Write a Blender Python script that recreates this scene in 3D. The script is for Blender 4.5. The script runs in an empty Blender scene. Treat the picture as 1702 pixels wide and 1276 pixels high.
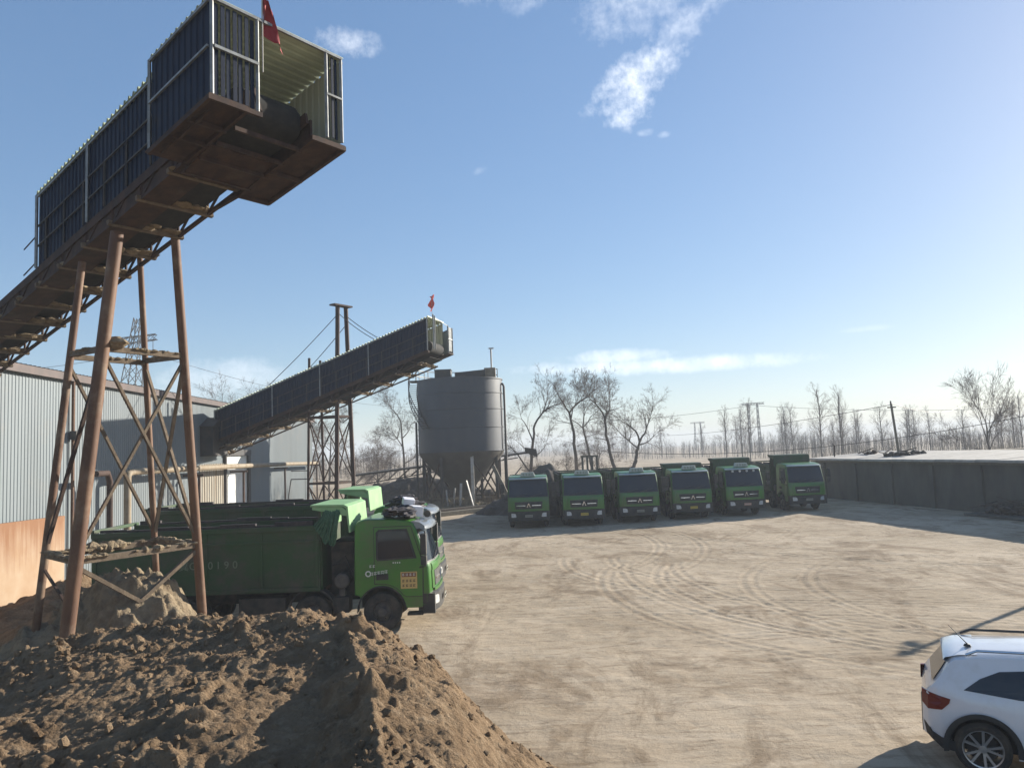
import bpy, math, random
import numpy as np
from mathutils import Vector, Matrix

S = bpy.context.scene
COL = S.collection
R = math.radians
SUN_AZ, SUN_EL = R(53), R(19)      # measured from +Y towards +X

# ---------------------------------------------------------------- materials
def new_mat(name):
    m = bpy.data.materials.new(name)
    m.use_nodes = True
    nt = m.node_tree
    b = nt.nodes['Principled BSDF']
    return m, nt, b

def N(nt, t, **kw):
    n = nt.nodes.new(t)
    for k, v in kw.items():
        if k in n.inputs.keys():
            n.inputs[k].default_value = v
        else:
            setattr(n, k, v)
    return n

def mixc(nt, fac, a, b, blend='MIX'):
    n = nt.nodes.new('ShaderNodeMix'); n.data_type = 'RGBA'; n.blend_type = blend
    for sock, v in ((n.inputs[0], fac), (n.inputs[6], a), (n.inputs[7], b)):
        if isinstance(v, (int, float)): sock.default_value = v
        elif isinstance(v, (tuple, list)): sock.default_value = (*v[:3], 1)
        else: nt.links.new(v, sock)
    return n.outputs[2]

def mth(nt, op, a, b=None, c=None, clamp=False):
    n = nt.nodes.new('ShaderNodeMath'); n.operation = op; n.use_clamp = clamp
    for i, v in enumerate((a, b, c)):
        if v is None: continue
        if isinstance(v, (int, float)): n.inputs[i].default_value = v
        else: nt.links.new(v, n.inputs[i])
    return n.outputs[0]

def ramp(nt, fac, stops):
    n = nt.nodes.new('ShaderNodeMapRange'); n.clamp = True
    n.inputs[1].default_value, n.inputs[2].default_value = stops[0], stops[1]
    nt.links.new(fac, n.inputs[0])
    return n.outputs[0]

def mat(name, col, col2=None, scale=3.0, stretch=(1, 1, 1), lo=.4, hi=.65, rough=.6, metal=0.0, bump=0.0, bscale=30,
        dirt=None, dirt_scale=1.5, dirt_lo=.45, dirt_hi=.7, coat=0.0, back=None, vary=0.0, spec=.5, detail=5, bdist=.02, crumb=0):
    m, nt, b = new_mat(name)
    L = nt.links
    tc = N(nt, 'ShaderNodeTexCoord')
    mp = N(nt, 'ShaderNodeMapping'); mp.inputs['Scale'].default_value = stretch
    L.new(tc.outputs['Object'], mp.inputs[0])
    c = (*col, 1)
    out = None
    if col2 is not None:
        n1 = N(nt, 'ShaderNodeTexNoise', Scale=scale, Detail=detail, Roughness=.6)
        L.new(mp.outputs[0], n1.inputs['Vector'])
        out = mixc(nt, ramp(nt, n1.outputs['Fac'], (lo, hi)), col, col2)
    if dirt is not None:
        n2 = N(nt, 'ShaderNodeTexNoise', Scale=dirt_scale, Detail=7, Roughness=.7)
        if vary:
            oi2 = N(nt, 'ShaderNodeObjectInfo'); va = N(nt, 'ShaderNodeVectorMath'); va.operation = 'MULTIPLY_ADD'
            va.inputs[1].default_value = (1, 1, 1); L.new(tc.outputs['Object'], va.inputs[0])
            cb_ = N(nt, 'ShaderNodeCombineXYZ'); L.new(mth(nt, 'MULTIPLY', oi2.outputs['Random'], 90.0), cb_.inputs[0]); L.new(cb_.outputs[0], va.inputs[2])
            L.new(va.outputs[0], n2.inputs['Vector'])
        else:
            L.new(tc.outputs['Object'], n2.inputs['Vector'])
        out = mixc(nt, ramp(nt, n2.outputs['Fac'], (dirt_lo, dirt_hi)), out if out else col, dirt)
    if vary:
        oi = N(nt, 'ShaderNodeObjectInfo')
        hsv = N(nt, 'ShaderNodeHueSaturation')
        L.new(mth(nt, 'MULTIPLY_ADD', oi.outputs['Random'], vary, 1 - vary / 2), hsv.inputs['Value'])
        if out: L.new(out, hsv.inputs['Color'])
        else: hsv.inputs['Color'].default_value = c
        out = hsv.outputs[0]
    if back is not None:
        g = N(nt, 'ShaderNodeNewGeometry')
        out = mixc(nt, g.outputs['Backfacing'], out if out else col, back)
    if out: L.new(out, b.inputs['Base Color'])
    else: b.inputs['Base Color'].default_value = c
    b.inputs['Roughness'].default_value = rough
    b.inputs['Metallic'].default_value = metal
    b.inputs['Coat Weight'].default_value = coat
    b.inputs['Specular IOR Level'].default_value = spec
    if crumb:
        vo = N(nt, 'ShaderNodeTexVoronoi', Scale=crumb); vo.feature = 'F1'
        L.new(tc.outputs['Object'], vo.inputs['Vector'])
        vn = N(nt, 'ShaderNodeTexVoronoi', Scale=crumb * 2.7); L.new(tc.outputs['Object'], vn.inputs['Vector'])
        n3 = N(nt, 'ShaderNodeTexNoise', Scale=bscale, Detail=8, Roughness=.75)
        L.new(tc.outputs['Object'], n3.inputs['Vector'])
        hgt = mth(nt, 'SUBTRACT', mth(nt, 'MULTIPLY', n3.outputs['Fac'], 1.2), mth(nt, 'ADD', mth(nt, 'MULTIPLY', vo.outputs['Distance'], .8), mth(nt, 'MULTIPLY', vn.outputs['Distance'], .4)))
        bp = N(nt, 'ShaderNodeBump', Strength=bump, Distance=bdist)
        L.new(hgt, bp.inputs['Height']); L.new(bp.outputs[0], b.inputs['Normal'])
    elif bump:
        n3 = N(nt, 'ShaderNodeTexNoise', Scale=bscale, Detail=6, Roughness=.65)
        L.new(tc.outputs['Object'], n3.inputs['Vector'])
        bp = N(nt, 'ShaderNodeBump', Strength=bump, Distance=bdist)
        L.new(n3.outputs['Fac'], bp.inputs['Height'])
        L.new(bp.outputs[0], b.inputs['Normal'])
    return m

DUST = (.30, .235, .155)
M = {}
M['navy'] = mat('navy_sheet', (.008, .013, .030), (.012, .019, .038), 1.2, (1, 1, .3), rough=.5, spec=.14, back=(.42, .43, .33), dirt=(.028, .026, .024), dirt_lo=.55, dirt_hi=.8)
M['roofsheet'] = mat('pale_green_sheet', (.46, .52, .36), (.38, .43, .30), 2, rough=.6)
M['frame'] = mat('galvanised_frame', (.24, .25, .25), (.16, .16, .15), 5, rough=.5, metal=.3)
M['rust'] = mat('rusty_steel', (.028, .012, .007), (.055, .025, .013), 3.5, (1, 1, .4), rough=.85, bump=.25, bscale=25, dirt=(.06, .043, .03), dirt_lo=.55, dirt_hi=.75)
M['rustpipe'] = mat('rusty_pipe', (.088, .036, .014), (.155, .075, .034), 2.2, (1.2, 1.2, .35), rough=.7, bump=.12, bscale=30, dirt=(.21, .145, .09), dirt_scale=1.1, dirt_lo=.50, dirt_hi=.72)
M['mudsteel'] = mat('mud_crusted_steel', (.11, .08, .052), (.17, .125, .083), 6, rough=.95, bump=.6, bscale=22)
M['belt'] = mat('black_rubber', (.012, .011, .010), (.025, .021, .017), 4, rough=.9)
M['mud'] = mat('grey_mud', (.27, .21, .135), (.17, .125, .08), 4, rough=1, bump=.7, bscale=16, spec=.2, bdist=.05, crumb=9)
M['soil'] = mat('brown_soil', (.225, .152, .090), (.145, .094, .054), 1.7, rough=1, bump=.8, bscale=26, dirt=(.29, .212, .135), dirt_scale=5, dirt_lo=.5, dirt_hi=.72, spec=.15, bdist=.05, crumb=11)
M['shed'] = mat('shed_sheet', (.165, .190, .200), (.142, .162, .170), .5, (1, 1, .2), rough=.5, dirt=(.19, .19, .18), dirt_scale=.5, dirt_lo=.52, dirt_hi=.8, back=(.3, .3, .3))
M['shedold'] = mat('stained_sheet', (.30, .28, .23), (.19, .14, .09), 2.0, (1, 4, .25), rough=.6)
M['fascia'] = mat('dark_brown_fascia', (.06, .04, .034), (.09, .055, .045), 2, rough=.6)
M['rustplate'] = mat('rust_stained_plate', (.29, .165, .092), (.22, .085, .03), .9, (1, 1.6, .22), lo=.38, hi=.62, rough=.75, dirt=(.33, .24, .165), dirt_scale=.7, dirt_lo=.48, dirt_hi=.7)
def _streak():
    m, nt, b = new_mat('rust_streaked_plate'); L = nt.links; tc = N(nt, 'ShaderNodeTexCoord'); sp = N(nt, 'ShaderNodeSeparateXYZ'); L.new(tc.outputs['Object'], sp.inputs[0])
    mp = N(nt, 'ShaderNodeMapping'); mp.inputs['Scale'].default_value = (1, 2.2, .16); L.new(tc.outputs['Object'], mp.inputs[0])
    n1 = N(nt, 'ShaderNodeTexNoise', Scale=2.0, Detail=7, Roughness=.65); L.new(mp.outputs[0], n1.inputs['Vector'])
    n2 = N(nt, 'ShaderNodeTexNoise', Scale=.9, Detail=6, Roughness=.6); L.new(tc.outputs['Object'], n2.inputs['Vector'])
    h = mth(nt, 'ADD', mth(nt, 'MULTIPLY_ADD', sp.outputs[2], .42, -.72), mth(nt, 'MULTIPLY_ADD', n1.outputs['Fac'], 1.6, -.8))
    c = mixc(nt, ramp(nt, n2.outputs['Fac'], (.35, .68)), (.36, .26, .17), (.30, .185, .10))
    c = mixc(nt, ramp(nt, h, (-.15, .5)), c, (.20, .085, .03))
    L.new(c, b.inputs['Base Color']); b.inputs['Roughness'].default_value = .75
    return m
M['rustplate'] = _streak()
M['shutter'] = mat('white_shutter', (.72, .72, .68), (.62, .61, .56), 2, rough=.5)
M['tanpipe'] = mat('dusty_tan_pipe', (.26, .21, .145), (.19, .135, .08), 2, rough=.75)
M['silo'] = mat('silo_grey', (.040, .047, .060), (.034, .040, .051), .8, (1, 1, .25), rough=.5, dirt=(.058, .060, .062), dirt_scale=.8, dirt_lo=.5, dirt_hi=.8)
M['silocone'] = mat('silo_cone_grey', (.07, .063, .053), (.05, .044, .035), 1.2, rough=.7)
M['steeldark'] = mat('dark_steel', (.03, .027, .026), (.05, .04, .032), 3, rough=.7)
M['steelpale'] = mat('pale_steel', (.42, .40, .37), (.33, .29, .24), 3, rough=.6)
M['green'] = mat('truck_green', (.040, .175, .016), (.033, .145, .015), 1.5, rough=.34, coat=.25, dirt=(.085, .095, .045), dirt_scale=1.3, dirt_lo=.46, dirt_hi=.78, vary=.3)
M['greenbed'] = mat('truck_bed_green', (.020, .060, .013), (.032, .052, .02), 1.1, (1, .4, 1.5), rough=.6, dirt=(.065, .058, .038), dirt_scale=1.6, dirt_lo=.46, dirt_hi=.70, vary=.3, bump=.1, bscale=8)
M['greenpale'] = mat('truck_pale_green', (.24, .42, .19), (.20, .36, .16), 1.5, rough=.5, dirt=(.32, .36, .22), dirt_scale=2, dirt_lo=.5, dirt_hi=.8)
M['bedin'] = mat('worn_bed_steel', (.12, .09, .065), (.18, .13, .09), 3, rough=.8)
M['black'] = mat('black_plastic', (.018, .018, .018), (.05, .044, .036), 3, rough=.6)
M['chassis'] = mat('dusty_chassis', (.03, .027, .024), (.085, .068, .05), 3, rough=.85)
M['tyre'] = mat('tyre_rubber', (.022, .021, .02), (.075, .06, .045), 4, rough=.9, bump=.3, bscale=30)
M['rim'] = mat('dusty_rim', (.06, .055, .05), (.13, .105, .08), 4, rough=.7)
M['glass'] = mat('dark_window_glass', (.012, .016, .024), rough=.06, spec=.5, dirt=(.03, .03, .03), dirt_scale=2, dirt_lo=.5, dirt_hi=.9)
M['visor'] = mat('smoked_visor', (.16, .17, .18), rough=.18, spec=.8)
M['chrome'] = mat('chrome', (.6, .6, .6), rough=.2, metal=1)
M['lamp'] = mat('lamp_glass', (.62, .62, .60), (.45, .45, .43), 9, rough=.12, spec=.8)
M['plate_y'] = mat('yellow_plate', (.55, .38, .04), rough=.5)
M['plate_r'] = mat('faded_red_plate', (.42, .22, .16), rough=.5)
M['plate_d'] = mat('dusty_plate', (.26, .25, .20), rough=.6)
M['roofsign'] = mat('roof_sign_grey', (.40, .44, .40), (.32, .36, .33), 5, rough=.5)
M['glyph_d'] = mat('dark_lettering', (.04, .03, .025), rough=.6)
M['glyph_w'] = mat('white_lettering', (.62, .64, .58), rough=.6)
M['glyph_f'] = mat('faded_lettering', (.17, .20, .13), rough=.7)
M['sticker'] = mat('ochre_sticker', (.55, .38, .13), rough=.5)
M['sticker_head'] = mat('brown_sticker_band', (.20, .07, .025), rough=.5)
M['tarp'] = mat('black_tarpaulin', (.025, .02, .02), (.055, .04, .038), 5, rough=.7)
M['whitebox'] = mat('white_carton', (.72, .70, .72), rough=.5)
M['rope'] = mat('green_rope', (.035, .10, .05), (.06, .14, .075), 9, rough=.8)
M['wall'] = mat('grey_render', (.115, .105, .085), (.075, .068, .054), .9, (1, 1, .35), rough=.9, dirt=(.105, .092, .07), dirt_scale=.8, dirt_lo=.48, dirt_hi=.7, bump=.2, bscale=10)
M['slab'] = mat('pale_concrete_slab', (.42, .385, .335), (.33, .29, .245), 1.5, rough=.9, bump=.3, bscale=9, dirt=(.30, .25, .19), dirt_scale=2, dirt_lo=.55, dirt_hi=.75)
M['bark'] = mat('grey_bark', (.085, .07, .056), (.12, .10, .08), 3, rough=.95, bump=.4, bscale=14)
M['twig'] = mat('brown_twigs', (.105, .078, .062), (.13, .10, .08), 1, rough=.95, vary=.25)
M['farwood'] = mat('bare_saplings', (.12, .10, .078), (.15, .12, .095), .1, rough=1)
M['timber'] = mat('weathered_timber', (.13, .115, .085), (.18, .16, .12), 4, rough=.9)
M['carwhite'] = mat('white_car_paint', (.66, .66, .67), rough=.22, coat=.7, dirt=(.52, .49, .44), dirt_scale=1.2, dirt_lo=.52, dirt_hi=.8)
M['carblack'] = mat('black_cladding', (.018, .018, .018), rough=.55)
M['tail'] = mat('red_tail_lamp', (.13, .004, .005), rough=.15, spec=.4)
M['alloy'] = mat('alloy_rim', (.45, .45, .46), rough=.3, metal=.9)
M['flag'] = mat('red_flag', (.24, .018, .02), (.20, .012, .016), 4, rough=.8)
M['flagpink'] = mat('faded_red_flag', (.75, .12, .09), rough=.8)
M['debris'] = mat('rubble_dark', (.06, .047, .037), (.10, .08, .062), 4, rough=.95, bump=.5, bscale=14)
M['brush'] = mat('dry_brush', (.20, .155, .09), (.13, .10, .065), 3, rough=1)
M['insul'] = mat('insulator', (.12, .09, .07), rough=.4)

# ---------------------------------------------------------------- mesh builder
class MB:
    def __init__(s): s.v = []; s.f = []; s.mi = []; s.sm = []
    def add(s, vs, fs, mi=0, smooth=False):
        o = len(s.v); s.v.extend([tuple(map(float, p)) for p in vs])
        for f in fs:
            s.f.append(tuple(i + o for i in f)); s.mi.append(mi); s.sm.append(smooth)
        return s
    def box(s, x0, x1, y0, y1, z0, z1, mi=0):
        v = [(x0, y0, z0), (x1, y0, z0), (x1, y1, z0), (x0, y1, z0), (x0, y0, z1), (x1, y0, z1), (x1, y1, z1), (x0, y1, z1)]
        return s.add(v, [(0, 3, 2, 1), (4, 5, 6, 7), (0, 1, 5, 4), (1, 2, 6, 5), (2, 3, 7, 6), (3, 0, 4, 7)], mi)
    def hexa(s, p, mi=0):   # 8 corners, bottom loop then top loop
        return s.add(p, [(0, 3, 2, 1), (4, 5, 6, 7), (0, 1, 5, 4), (1, 2, 6, 5), (2, 3, 7, 6), (3, 0, 4, 7)], mi)
    def bar(s, a, b, w, h=None, up=(0, 0, 1), mi=0):
        a, b = Vector(a), Vector(b); h = h or w
        d = (b - a).normalized(); u = Vector(up)
        if abs(d.dot(u)) > .98: u = Vector((0, 1, 0))
        x = d.cross(u).normalized(); y = x.cross(d)
        x = x * w / 2; y = y * h / 2
        return s.hexa([a - x - y, a + x - y, a + x + y, a - x + y, b - x - y, b + x - y, b + x + y, b - x + y], mi)
    def tube(s, pts, rad, n=8, mi=0, cap=True, smooth=True):
        pts = [Vector(p) for p in pts]
        if not hasattr(rad, '__len__'): rad = [rad] * len(pts)
        vs = []; fs = []
        d0 = (pts[1] - pts[0]).normalized()
        u = Vector((0, 0, 1)) if abs(d0.z) < .9 else Vector((1, 0, 0))
        for i, p in enumerate(pts):
            d = (pts[min(i + 1, len(pts) - 1)] - pts[max(i - 1, 0)]).normalized()
            x = d.cross(u).normalized(); y = x.cross(d); u = y
            for k in range(n):
                a = 2 * math.pi * k / n
                vs.append(p + (x * math.cos(a) + y * math.sin(a)) * rad[i])
        for i in range(len(pts) - 1):
            for k in range(n):
                fs.append((i * n + k, (i + 1) * n + k, (i + 1) * n + (k + 1) % n, i * n + (k + 1) % n))
        s.add(vs, fs, mi, smooth)
        if cap:
            s.add(vs[:n], [tuple(range(n))], mi); s.add(vs[-n:], [tuple(range(n - 1, -1, -1))], mi)
        return s
    def lathe(s, prof, n=24, axis='z', c=(0, 0, 0), mi=0, smooth=True, closed=False):
        vs = []; fs = []
        for r, h in prof:
            for k in range(n):
                a = 2 * math.pi * k / n; x, y = r * math.cos(a), r * math.sin(a)
                vs.append({'z': (c[0] + x, c[1] + y, c[2] + h), 'x': (c[0] + h, c[1] + x, c[2] + y), 'y': (c[0] + x, c[1] + h, c[2] - y)}[axis])
        m = len(prof)
        for i in range(m if closed else m - 1):
            j = (i + 1) % m
            for k in range(n):
                fs.append((i * n + k, i * n + (k + 1) % n, j * n + (k + 1) % n, j * n + k))
        return s.add(vs, fs, mi, smooth)
    def grid(s, P, mi=0, smooth=True, flip=False):   # P: rows of points
        r = len(P); c = len(P[0]); vs = [p for row in P for p in row]; fs = []
        for i in range(r - 1):
            for j in range(c - 1):
                f = (i * c + j, i * c + j + 1, (i + 1) * c + j + 1, (i + 1) * c + j)
                fs.append(f[::-1] if flip else f)
        return s.add(vs, fs, mi, smooth)
    def prism(s, poly, fn, a, b, mi=0):   # fn(p, t) -> 3d
        n = len(poly); vs = [fn(p, a) for p in poly] + [fn(p, b) for p in poly]
        fs = [tuple(range(n - 1, -1, -1)), tuple(range(n, 2 * n))] + [(i, (i + 1) % n, n + (i + 1) % n, n + i) for i in range(n)]
        return s.add(vs, fs, mi)
    def sheet(s, P, e1, e2, L, Hh, nrm, pitch=.2, dep=.025, mi=0, flat=.55):
        P, e1, e2, nrm = Vector(P), Vector(e1), Vector(e2), Vector(nrm)
        us = []; k = 0
        n = max(1, int(round(L / pitch))); pt = L / n
        for i in range(n):
            x = i * pt
            us += [(x, 0), (x + pt * flat, 0), (x + pt * (flat + .12), dep), (x + pt * .88, dep)]
        us.append((L, 0))
        hh = Hh if callable(Hh) else (lambda x: Hh)
        vs = []
        for x, d in us:
            vs += [P + e1 * x + nrm * d, P + e1 * x + nrm * d + e2 * hh(x)]
        fs = [(2 * i, 2 * i + 2, 2 * i + 3, 2 * i + 1) for i in range(len(us) - 1)]
        if e1.cross(e2).dot(nrm) < 0: fs = [f[::-1] for f in fs]
        return s.add(vs, fs, mi)
    def mesh(s, name, mats, sharp=40):
        me = bpy.data.meshes.new(name)
        me.from_pydata(s.v, [], s.f)
        for m in (mats if isinstance(mats, (list, tuple)) else [mats]): me.materials.append(M[m] if isinstance(m, str) else m)
        me.polygons.foreach_set('material_index', s.mi)
        me.polygons.foreach_set('use_smooth', s.sm)
        me.update()
        if any(s.sm): me.set_sharp_from_angle(angle=R(sharp))
        return me
    def build(s, name, mats, parent=None, world=True, bevel=0, sharp=40, segs=2):
        me = s.mesh(name, mats, sharp)
        o = bpy.data.objects.new(name, me); COL.objects.link(o)
        if parent is not None:
            o.parent = parent
            if world:
                r = parent
                off = Vector((0, 0, 0))
                while r is not None: off += r.location; r = r.parent
                me.transform(Matrix.Translation(-off))
        if bevel:
            b = o.modifiers.new('bevel', 'BEVEL'); b.width = bevel; b.segments = segs; b.limit_method = 'ANGLE'; b.angle_limit = R(35)
        return o

def tag(o, label=None, cat=None, group=None, kind=None):
    if label: o['label'] = label
    if cat: o['category'] = cat
    if group: o['group'] = group
    if kind: o['kind'] = kind
    return o

def root(name, loc=(0, 0, 0), rz=0, label=None, cat=None, group=None):
    o = bpy.data.objects.new(name, None); COL.objects.link(o)
    o.empty_display_size = .2
    o.location = loc; o.rotation_euler = (0, 0, rz)
    return tag(o, label, cat, group)

def dup(o, parent=None):
    c = o.copy(); COL.objects.link(c); c.parent = parent
    for ch in o.children: dup(ch, c)
    return c

# ---------------------------------------------------------------- value noise
_rs = np.random.RandomState(7)
_T = _rs.rand(256, 256)
def vnoise(x, y):
    xi = np.floor(x).astype(int); yi = np.floor(y).astype(int)
    fx = x - xi; fy = y - yi
    fx = fx * fx * fx * (fx * (fx * 6 - 15) + 10); fy = fy * fy * fy * (fy * (fy * 6 - 15) + 10)
    a = _T[xi % 256, yi % 256]; b = _T[(xi + 1) % 256, yi % 256]; c = _T[xi % 256, (yi + 1) % 256]; d = _T[(xi + 1) % 256, (yi + 1) % 256]
    return (a * (1 - fx) + b * fx) * (1 - fy) + (c * (1 - fx) + d * fx) * fy
def fbm(x, y, o=5, g=.5):
    s = 0; a = 1; t = 0
    for i in range(o):
        s = s + a * vnoise(x * 2 ** i + 17.3 * i, y * 2 ** i - 9.1 * i); t += a; a *= g
    return s / t
def ridged(x, y, o=5, g=.5):
    s = 0; a = 1; t = 0
    for i in range(o):
        s = s + a * (1 - np.abs(2 * vnoise(x * 2 ** i + 31.7 * i, y * 2 ** i + 5.1 * i) - 1)); t += a; a *= g
    return s / t

def grid_mesh(name, X, Y, Z, mats):
    ny, nx = X.shape
    v = np.stack([X, Y, Z], -1).reshape(-1, 3)
    idx = np.arange(nx * ny).reshape(ny, nx)
    f = np.stack([idx[:-1, :-1], idx[:-1, 1:], idx[1:, 1:], idx[1:, :-1]], -1).reshape(-1, 4)
    return arr_mesh(name, v, f, mats)

def arr_mesh(name, v, f, mats, smooth=True):
    me = bpy.data.meshes.new(name)
    me.vertices.add(len(v)); me.vertices.foreach_set('co', np.asarray(v, np.float32).ravel())
    k = f.shape[1]
    me.loops.add(len(f) * k); me.loops.foreach_set('vertex_index', f.astype(np.int32).ravel())
    me.polygons.add(len(f)); me.polygons.foreach_set('loop_start', np.arange(0, len(f) * k, k, dtype=np.int32))
    me.polygons.foreach_set('use_smooth', np.full(len(f), smooth))
    for m in (mats if isinstance(mats, (list, tuple)) else [mats]): me.materials.append(M[m] if isinstance(m, str) else m)
    me.update(calc_edges=True); me.validate()
    return me

def link(name, me, parent=None, loc=None):
    o = bpy.data.objects.new(name, me); COL.objects.link(o)
    if parent is not None: o.parent = parent
    if loc: o.location = loc
    return o

def text_mesh(s, size):
    c = bpy.data.curves.new('t', 'FONT'); c.body = s; c.size = size; c.align_x = 'CENTER'; c.align_y = 'CENTER'; c.space_character = 1.22; c.extrude = .003
    o = bpy.data.objects.new('t', c); COL.objects.link(o)
    dg = bpy.context.evaluated_depsgraph_get()
    me = bpy.data.meshes.new_from_object(o.evaluated_get(dg))
    bpy.data.objects.remove(o); bpy.data.curves.remove(c)
    return me
HAZE_DENSITY = .0009
SKY_GAMMA, SKY_STRENGTH, SKY_SAT, CLOUD = .58, .14, 1.26, 5.2
EXPOSURE = 1.1
# ---------------------------------------------------------------- camera, sun, sky, air
PITCH, ROLL, HC = R(4.85), R(2.2), 4.9
c_, s_ = math.cos(PITCH), math.sin(PITCH)
r0, u0, f0 = Vector((1, 0, 0)), Vector((0, -s_, c_)), Vector((0, c_, s_))
cr, sr = math.cos(ROLL), math.sin(ROLL)
RV, UV = r0 * cr - u0 * sr, r0 * sr + u0 * cr
cam = bpy.data.cameras.new('camera'); cam.sensor_width = 36; cam.lens = 36 * 1280 / 1702; cam.clip_end = 6000; cam.clip_start = .1
co = bpy.data.objects.new('camera', cam); COL.objects.link(co)
mw = Matrix((RV, UV, -f0)).transposed().to_4x4(); mw.translation = (0, 0, HC)
co.matrix_world = mw
S.camera = co

SUN = Vector((math.sin(SUN_AZ) * math.cos(SUN_EL), math.cos(SUN_AZ) * math.cos(SUN_EL), math.sin(SUN_EL)))
sl = bpy.data.lights.new('sun', 'SUN'); sl.energy = 5.0; sl.angle = R(.53); sl.color = (1, .94, .83)
so = bpy.data.objects.new('sun', sl); COL.objects.link(so)
so.rotation_euler = SUN.to_track_quat('Z', 'Y').to_euler(); so.location = (60, 45, 60)

W = bpy.data.worlds.new('World'); S.world = W; W.use_nodes = True
nt = W.node_tree; nt.nodes.clear(); L = nt.links
sky = N(nt, 'ShaderNodeTexSky'); sky.sky_type = 'NISHITA'; sky.sun_disc = False
sky.sun_elevation = SUN_EL; sky.sun_rotation = SUN_AZ
sky.air_density = 1.0; sky.dust_density = 0.45; sky.ozone_density = 4.5; sky.altitude = 100
geo = N(nt, 'ShaderNodeTexCoord')
sep = N(nt, 'ShaderNodeSeparateXYZ'); L.new(geo.outputs['Generated'], sep.inputs[0])
az = mth(nt, 'ARCTAN2', sep.outputs[0], sep.outputs[1]); el = mth(nt, 'ARCSINE', sep.outputs[2])
azd, eld = mth(nt, 'MULTIPLY', az, 57.2958), mth(nt, 'MULTIPLY', el, 57.2958)
comb = N(nt, 'ShaderNodeCombineXYZ'); L.new(azd, comb.inputs[0]); L.new(eld, comb.inputs[1])
nz = N(nt, 'ShaderNodeTexNoise', Scale=.55, Detail=6, Roughness=.62); L.new(comb.outputs[0], nz.inputs['Vector'])
nz2 = N(nt, 'ShaderNodeTexNoise', Scale=1.7, Detail=7, Roughness=.65); L.new(comb.outputs[0], nz2.inputs['Vector'])
nfac = mth(nt, 'MULTIPLY_ADD', nz.outputs['Fac'], .6, mth(nt, 'MULTIPLY', nz2.outputs['Fac'], .4))
total = None
# wisps: azimuth, elevation, half length, half width, tilt, strength (degrees)
for (a, e, la, lb, tl, stg) in [(10.6, 26.0, 4.8, 1.8, 26, 1.15), (9.6, 24.3, 2.4, 1.9, 30, 1.2), (14.0, 28.6, 4.2, 1.3, 30, .75), (10.6, 30.3, 5.0, 2.2, 10, .70), (18.0, 30.3, 2.2, .8, 10, .5), (-11.6, 28.6, 2.9, 1.15, 4, .85),
                                (-2.0, 32.5, 2.2, 1.6, -30, .75), (2.4, 31.8, 2.4, 1.6, 20, .55), (10.8, 22.2, .7, .3, 0, .6), (12.2, 21.9, .55, .25, 0, .5), (-1.8, 20.4, .7, .3, 20, .35),
                                (25, 7.2, 2.2, .25, 0, .5), (11.0, 5.7, 12.5, .75, -1, 1.25), (-20.5, 5.6, 5.5, 1.8, 3, .8), (8.0, 6.5, 5.0, .7, 0, 1.2)]:
    ca, sa = math.cos(R(tl)), math.sin(R(tl))
    dx = mth(nt, 'SUBTRACT', azd, a); dy = mth(nt, 'SUBTRACT', eld, e)
    p = mth(nt, 'ADD', mth(nt, 'MULTIPLY', dx, ca / la), mth(nt, 'MULTIPLY', dy, sa / la))
    q = mth(nt, 'ADD', mth(nt, 'MULTIPLY', dx, -sa / lb), mth(nt, 'MULTIPLY', dy, ca / lb))
    d2 = mth(nt, 'ADD', mth(nt, 'MULTIPLY', p, p), mth(nt, 'MULTIPLY', q, q))
    base = mth(nt, 'MULTIPLY', mth(nt, 'SUBTRACT', 1.0, d2), .55)           # soft ellipse
    val = mth(nt, 'MULTIPLY', mth(nt, 'ADD', base, mth(nt, 'MULTIPLY', mth(nt, 'SUBTRACT', nfac, .52), 2.3 if e > 8 else 1.5)), stg)
    edge = ramp(nt, d2, (2.6, .6))
    val = mth(nt, 'MULTIPLY', mth(nt, 'MULTIPLY', val, edge), 1.0, clamp=True)
    total = val if total is None else mth(nt, 'MAXIMUM', total, val)
cl = mth(nt, 'POWER', total, 1.3)
cl = mth(nt, 'MULTIPLY', cl, .72)
hs = N(nt, 'ShaderNodeHueSaturation'); hs.inputs['Saturation'].default_value = SKY_SAT; hs.inputs['Hue'].default_value = .507; gm_ = N(nt, 'ShaderNodeGamma'); gm_.inputs[1].default_value = SKY_GAMMA; L.new(sky.outputs[0], gm_.inputs[0]); L.new(gm_.outputs[0], hs.inputs['Color'])
skyc = mixc(nt, cl, hs.outputs[0], (CLOUD, CLOUD * 1.02, CLOUD * 1.06))
bg = N(nt, 'ShaderNodeBackground'); bg.inputs[1].default_value = SKY_STRENGTH
L.new(skyc, bg.inputs[0])
wo = N(nt, 'ShaderNodeOutputWorld'); L.new(bg.outputs[0], wo.inputs[0])

hm, hnt, hb = new_mat('haze_air')
hnt.nodes.remove(hb)
pv = N(hnt, 'ShaderNodeVolumePrincipled'); pv.inputs['Color'].default_value = (.89, .94, 1.0, 1); pv.inputs['Density'].default_value = HAZE_DENSITY
pv.inputs['Anisotropy'].default_value = .0
hnt.links.new(pv.outputs[0], hnt.nodes['Material Output'].inputs['Volume'])
hz = MB().box(-1900, 1900, -300, 1900, -1.2, 27.5)
M['haze'] = hm
tag(hz.build('haze', 'haze'), kind='stuff')

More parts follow.
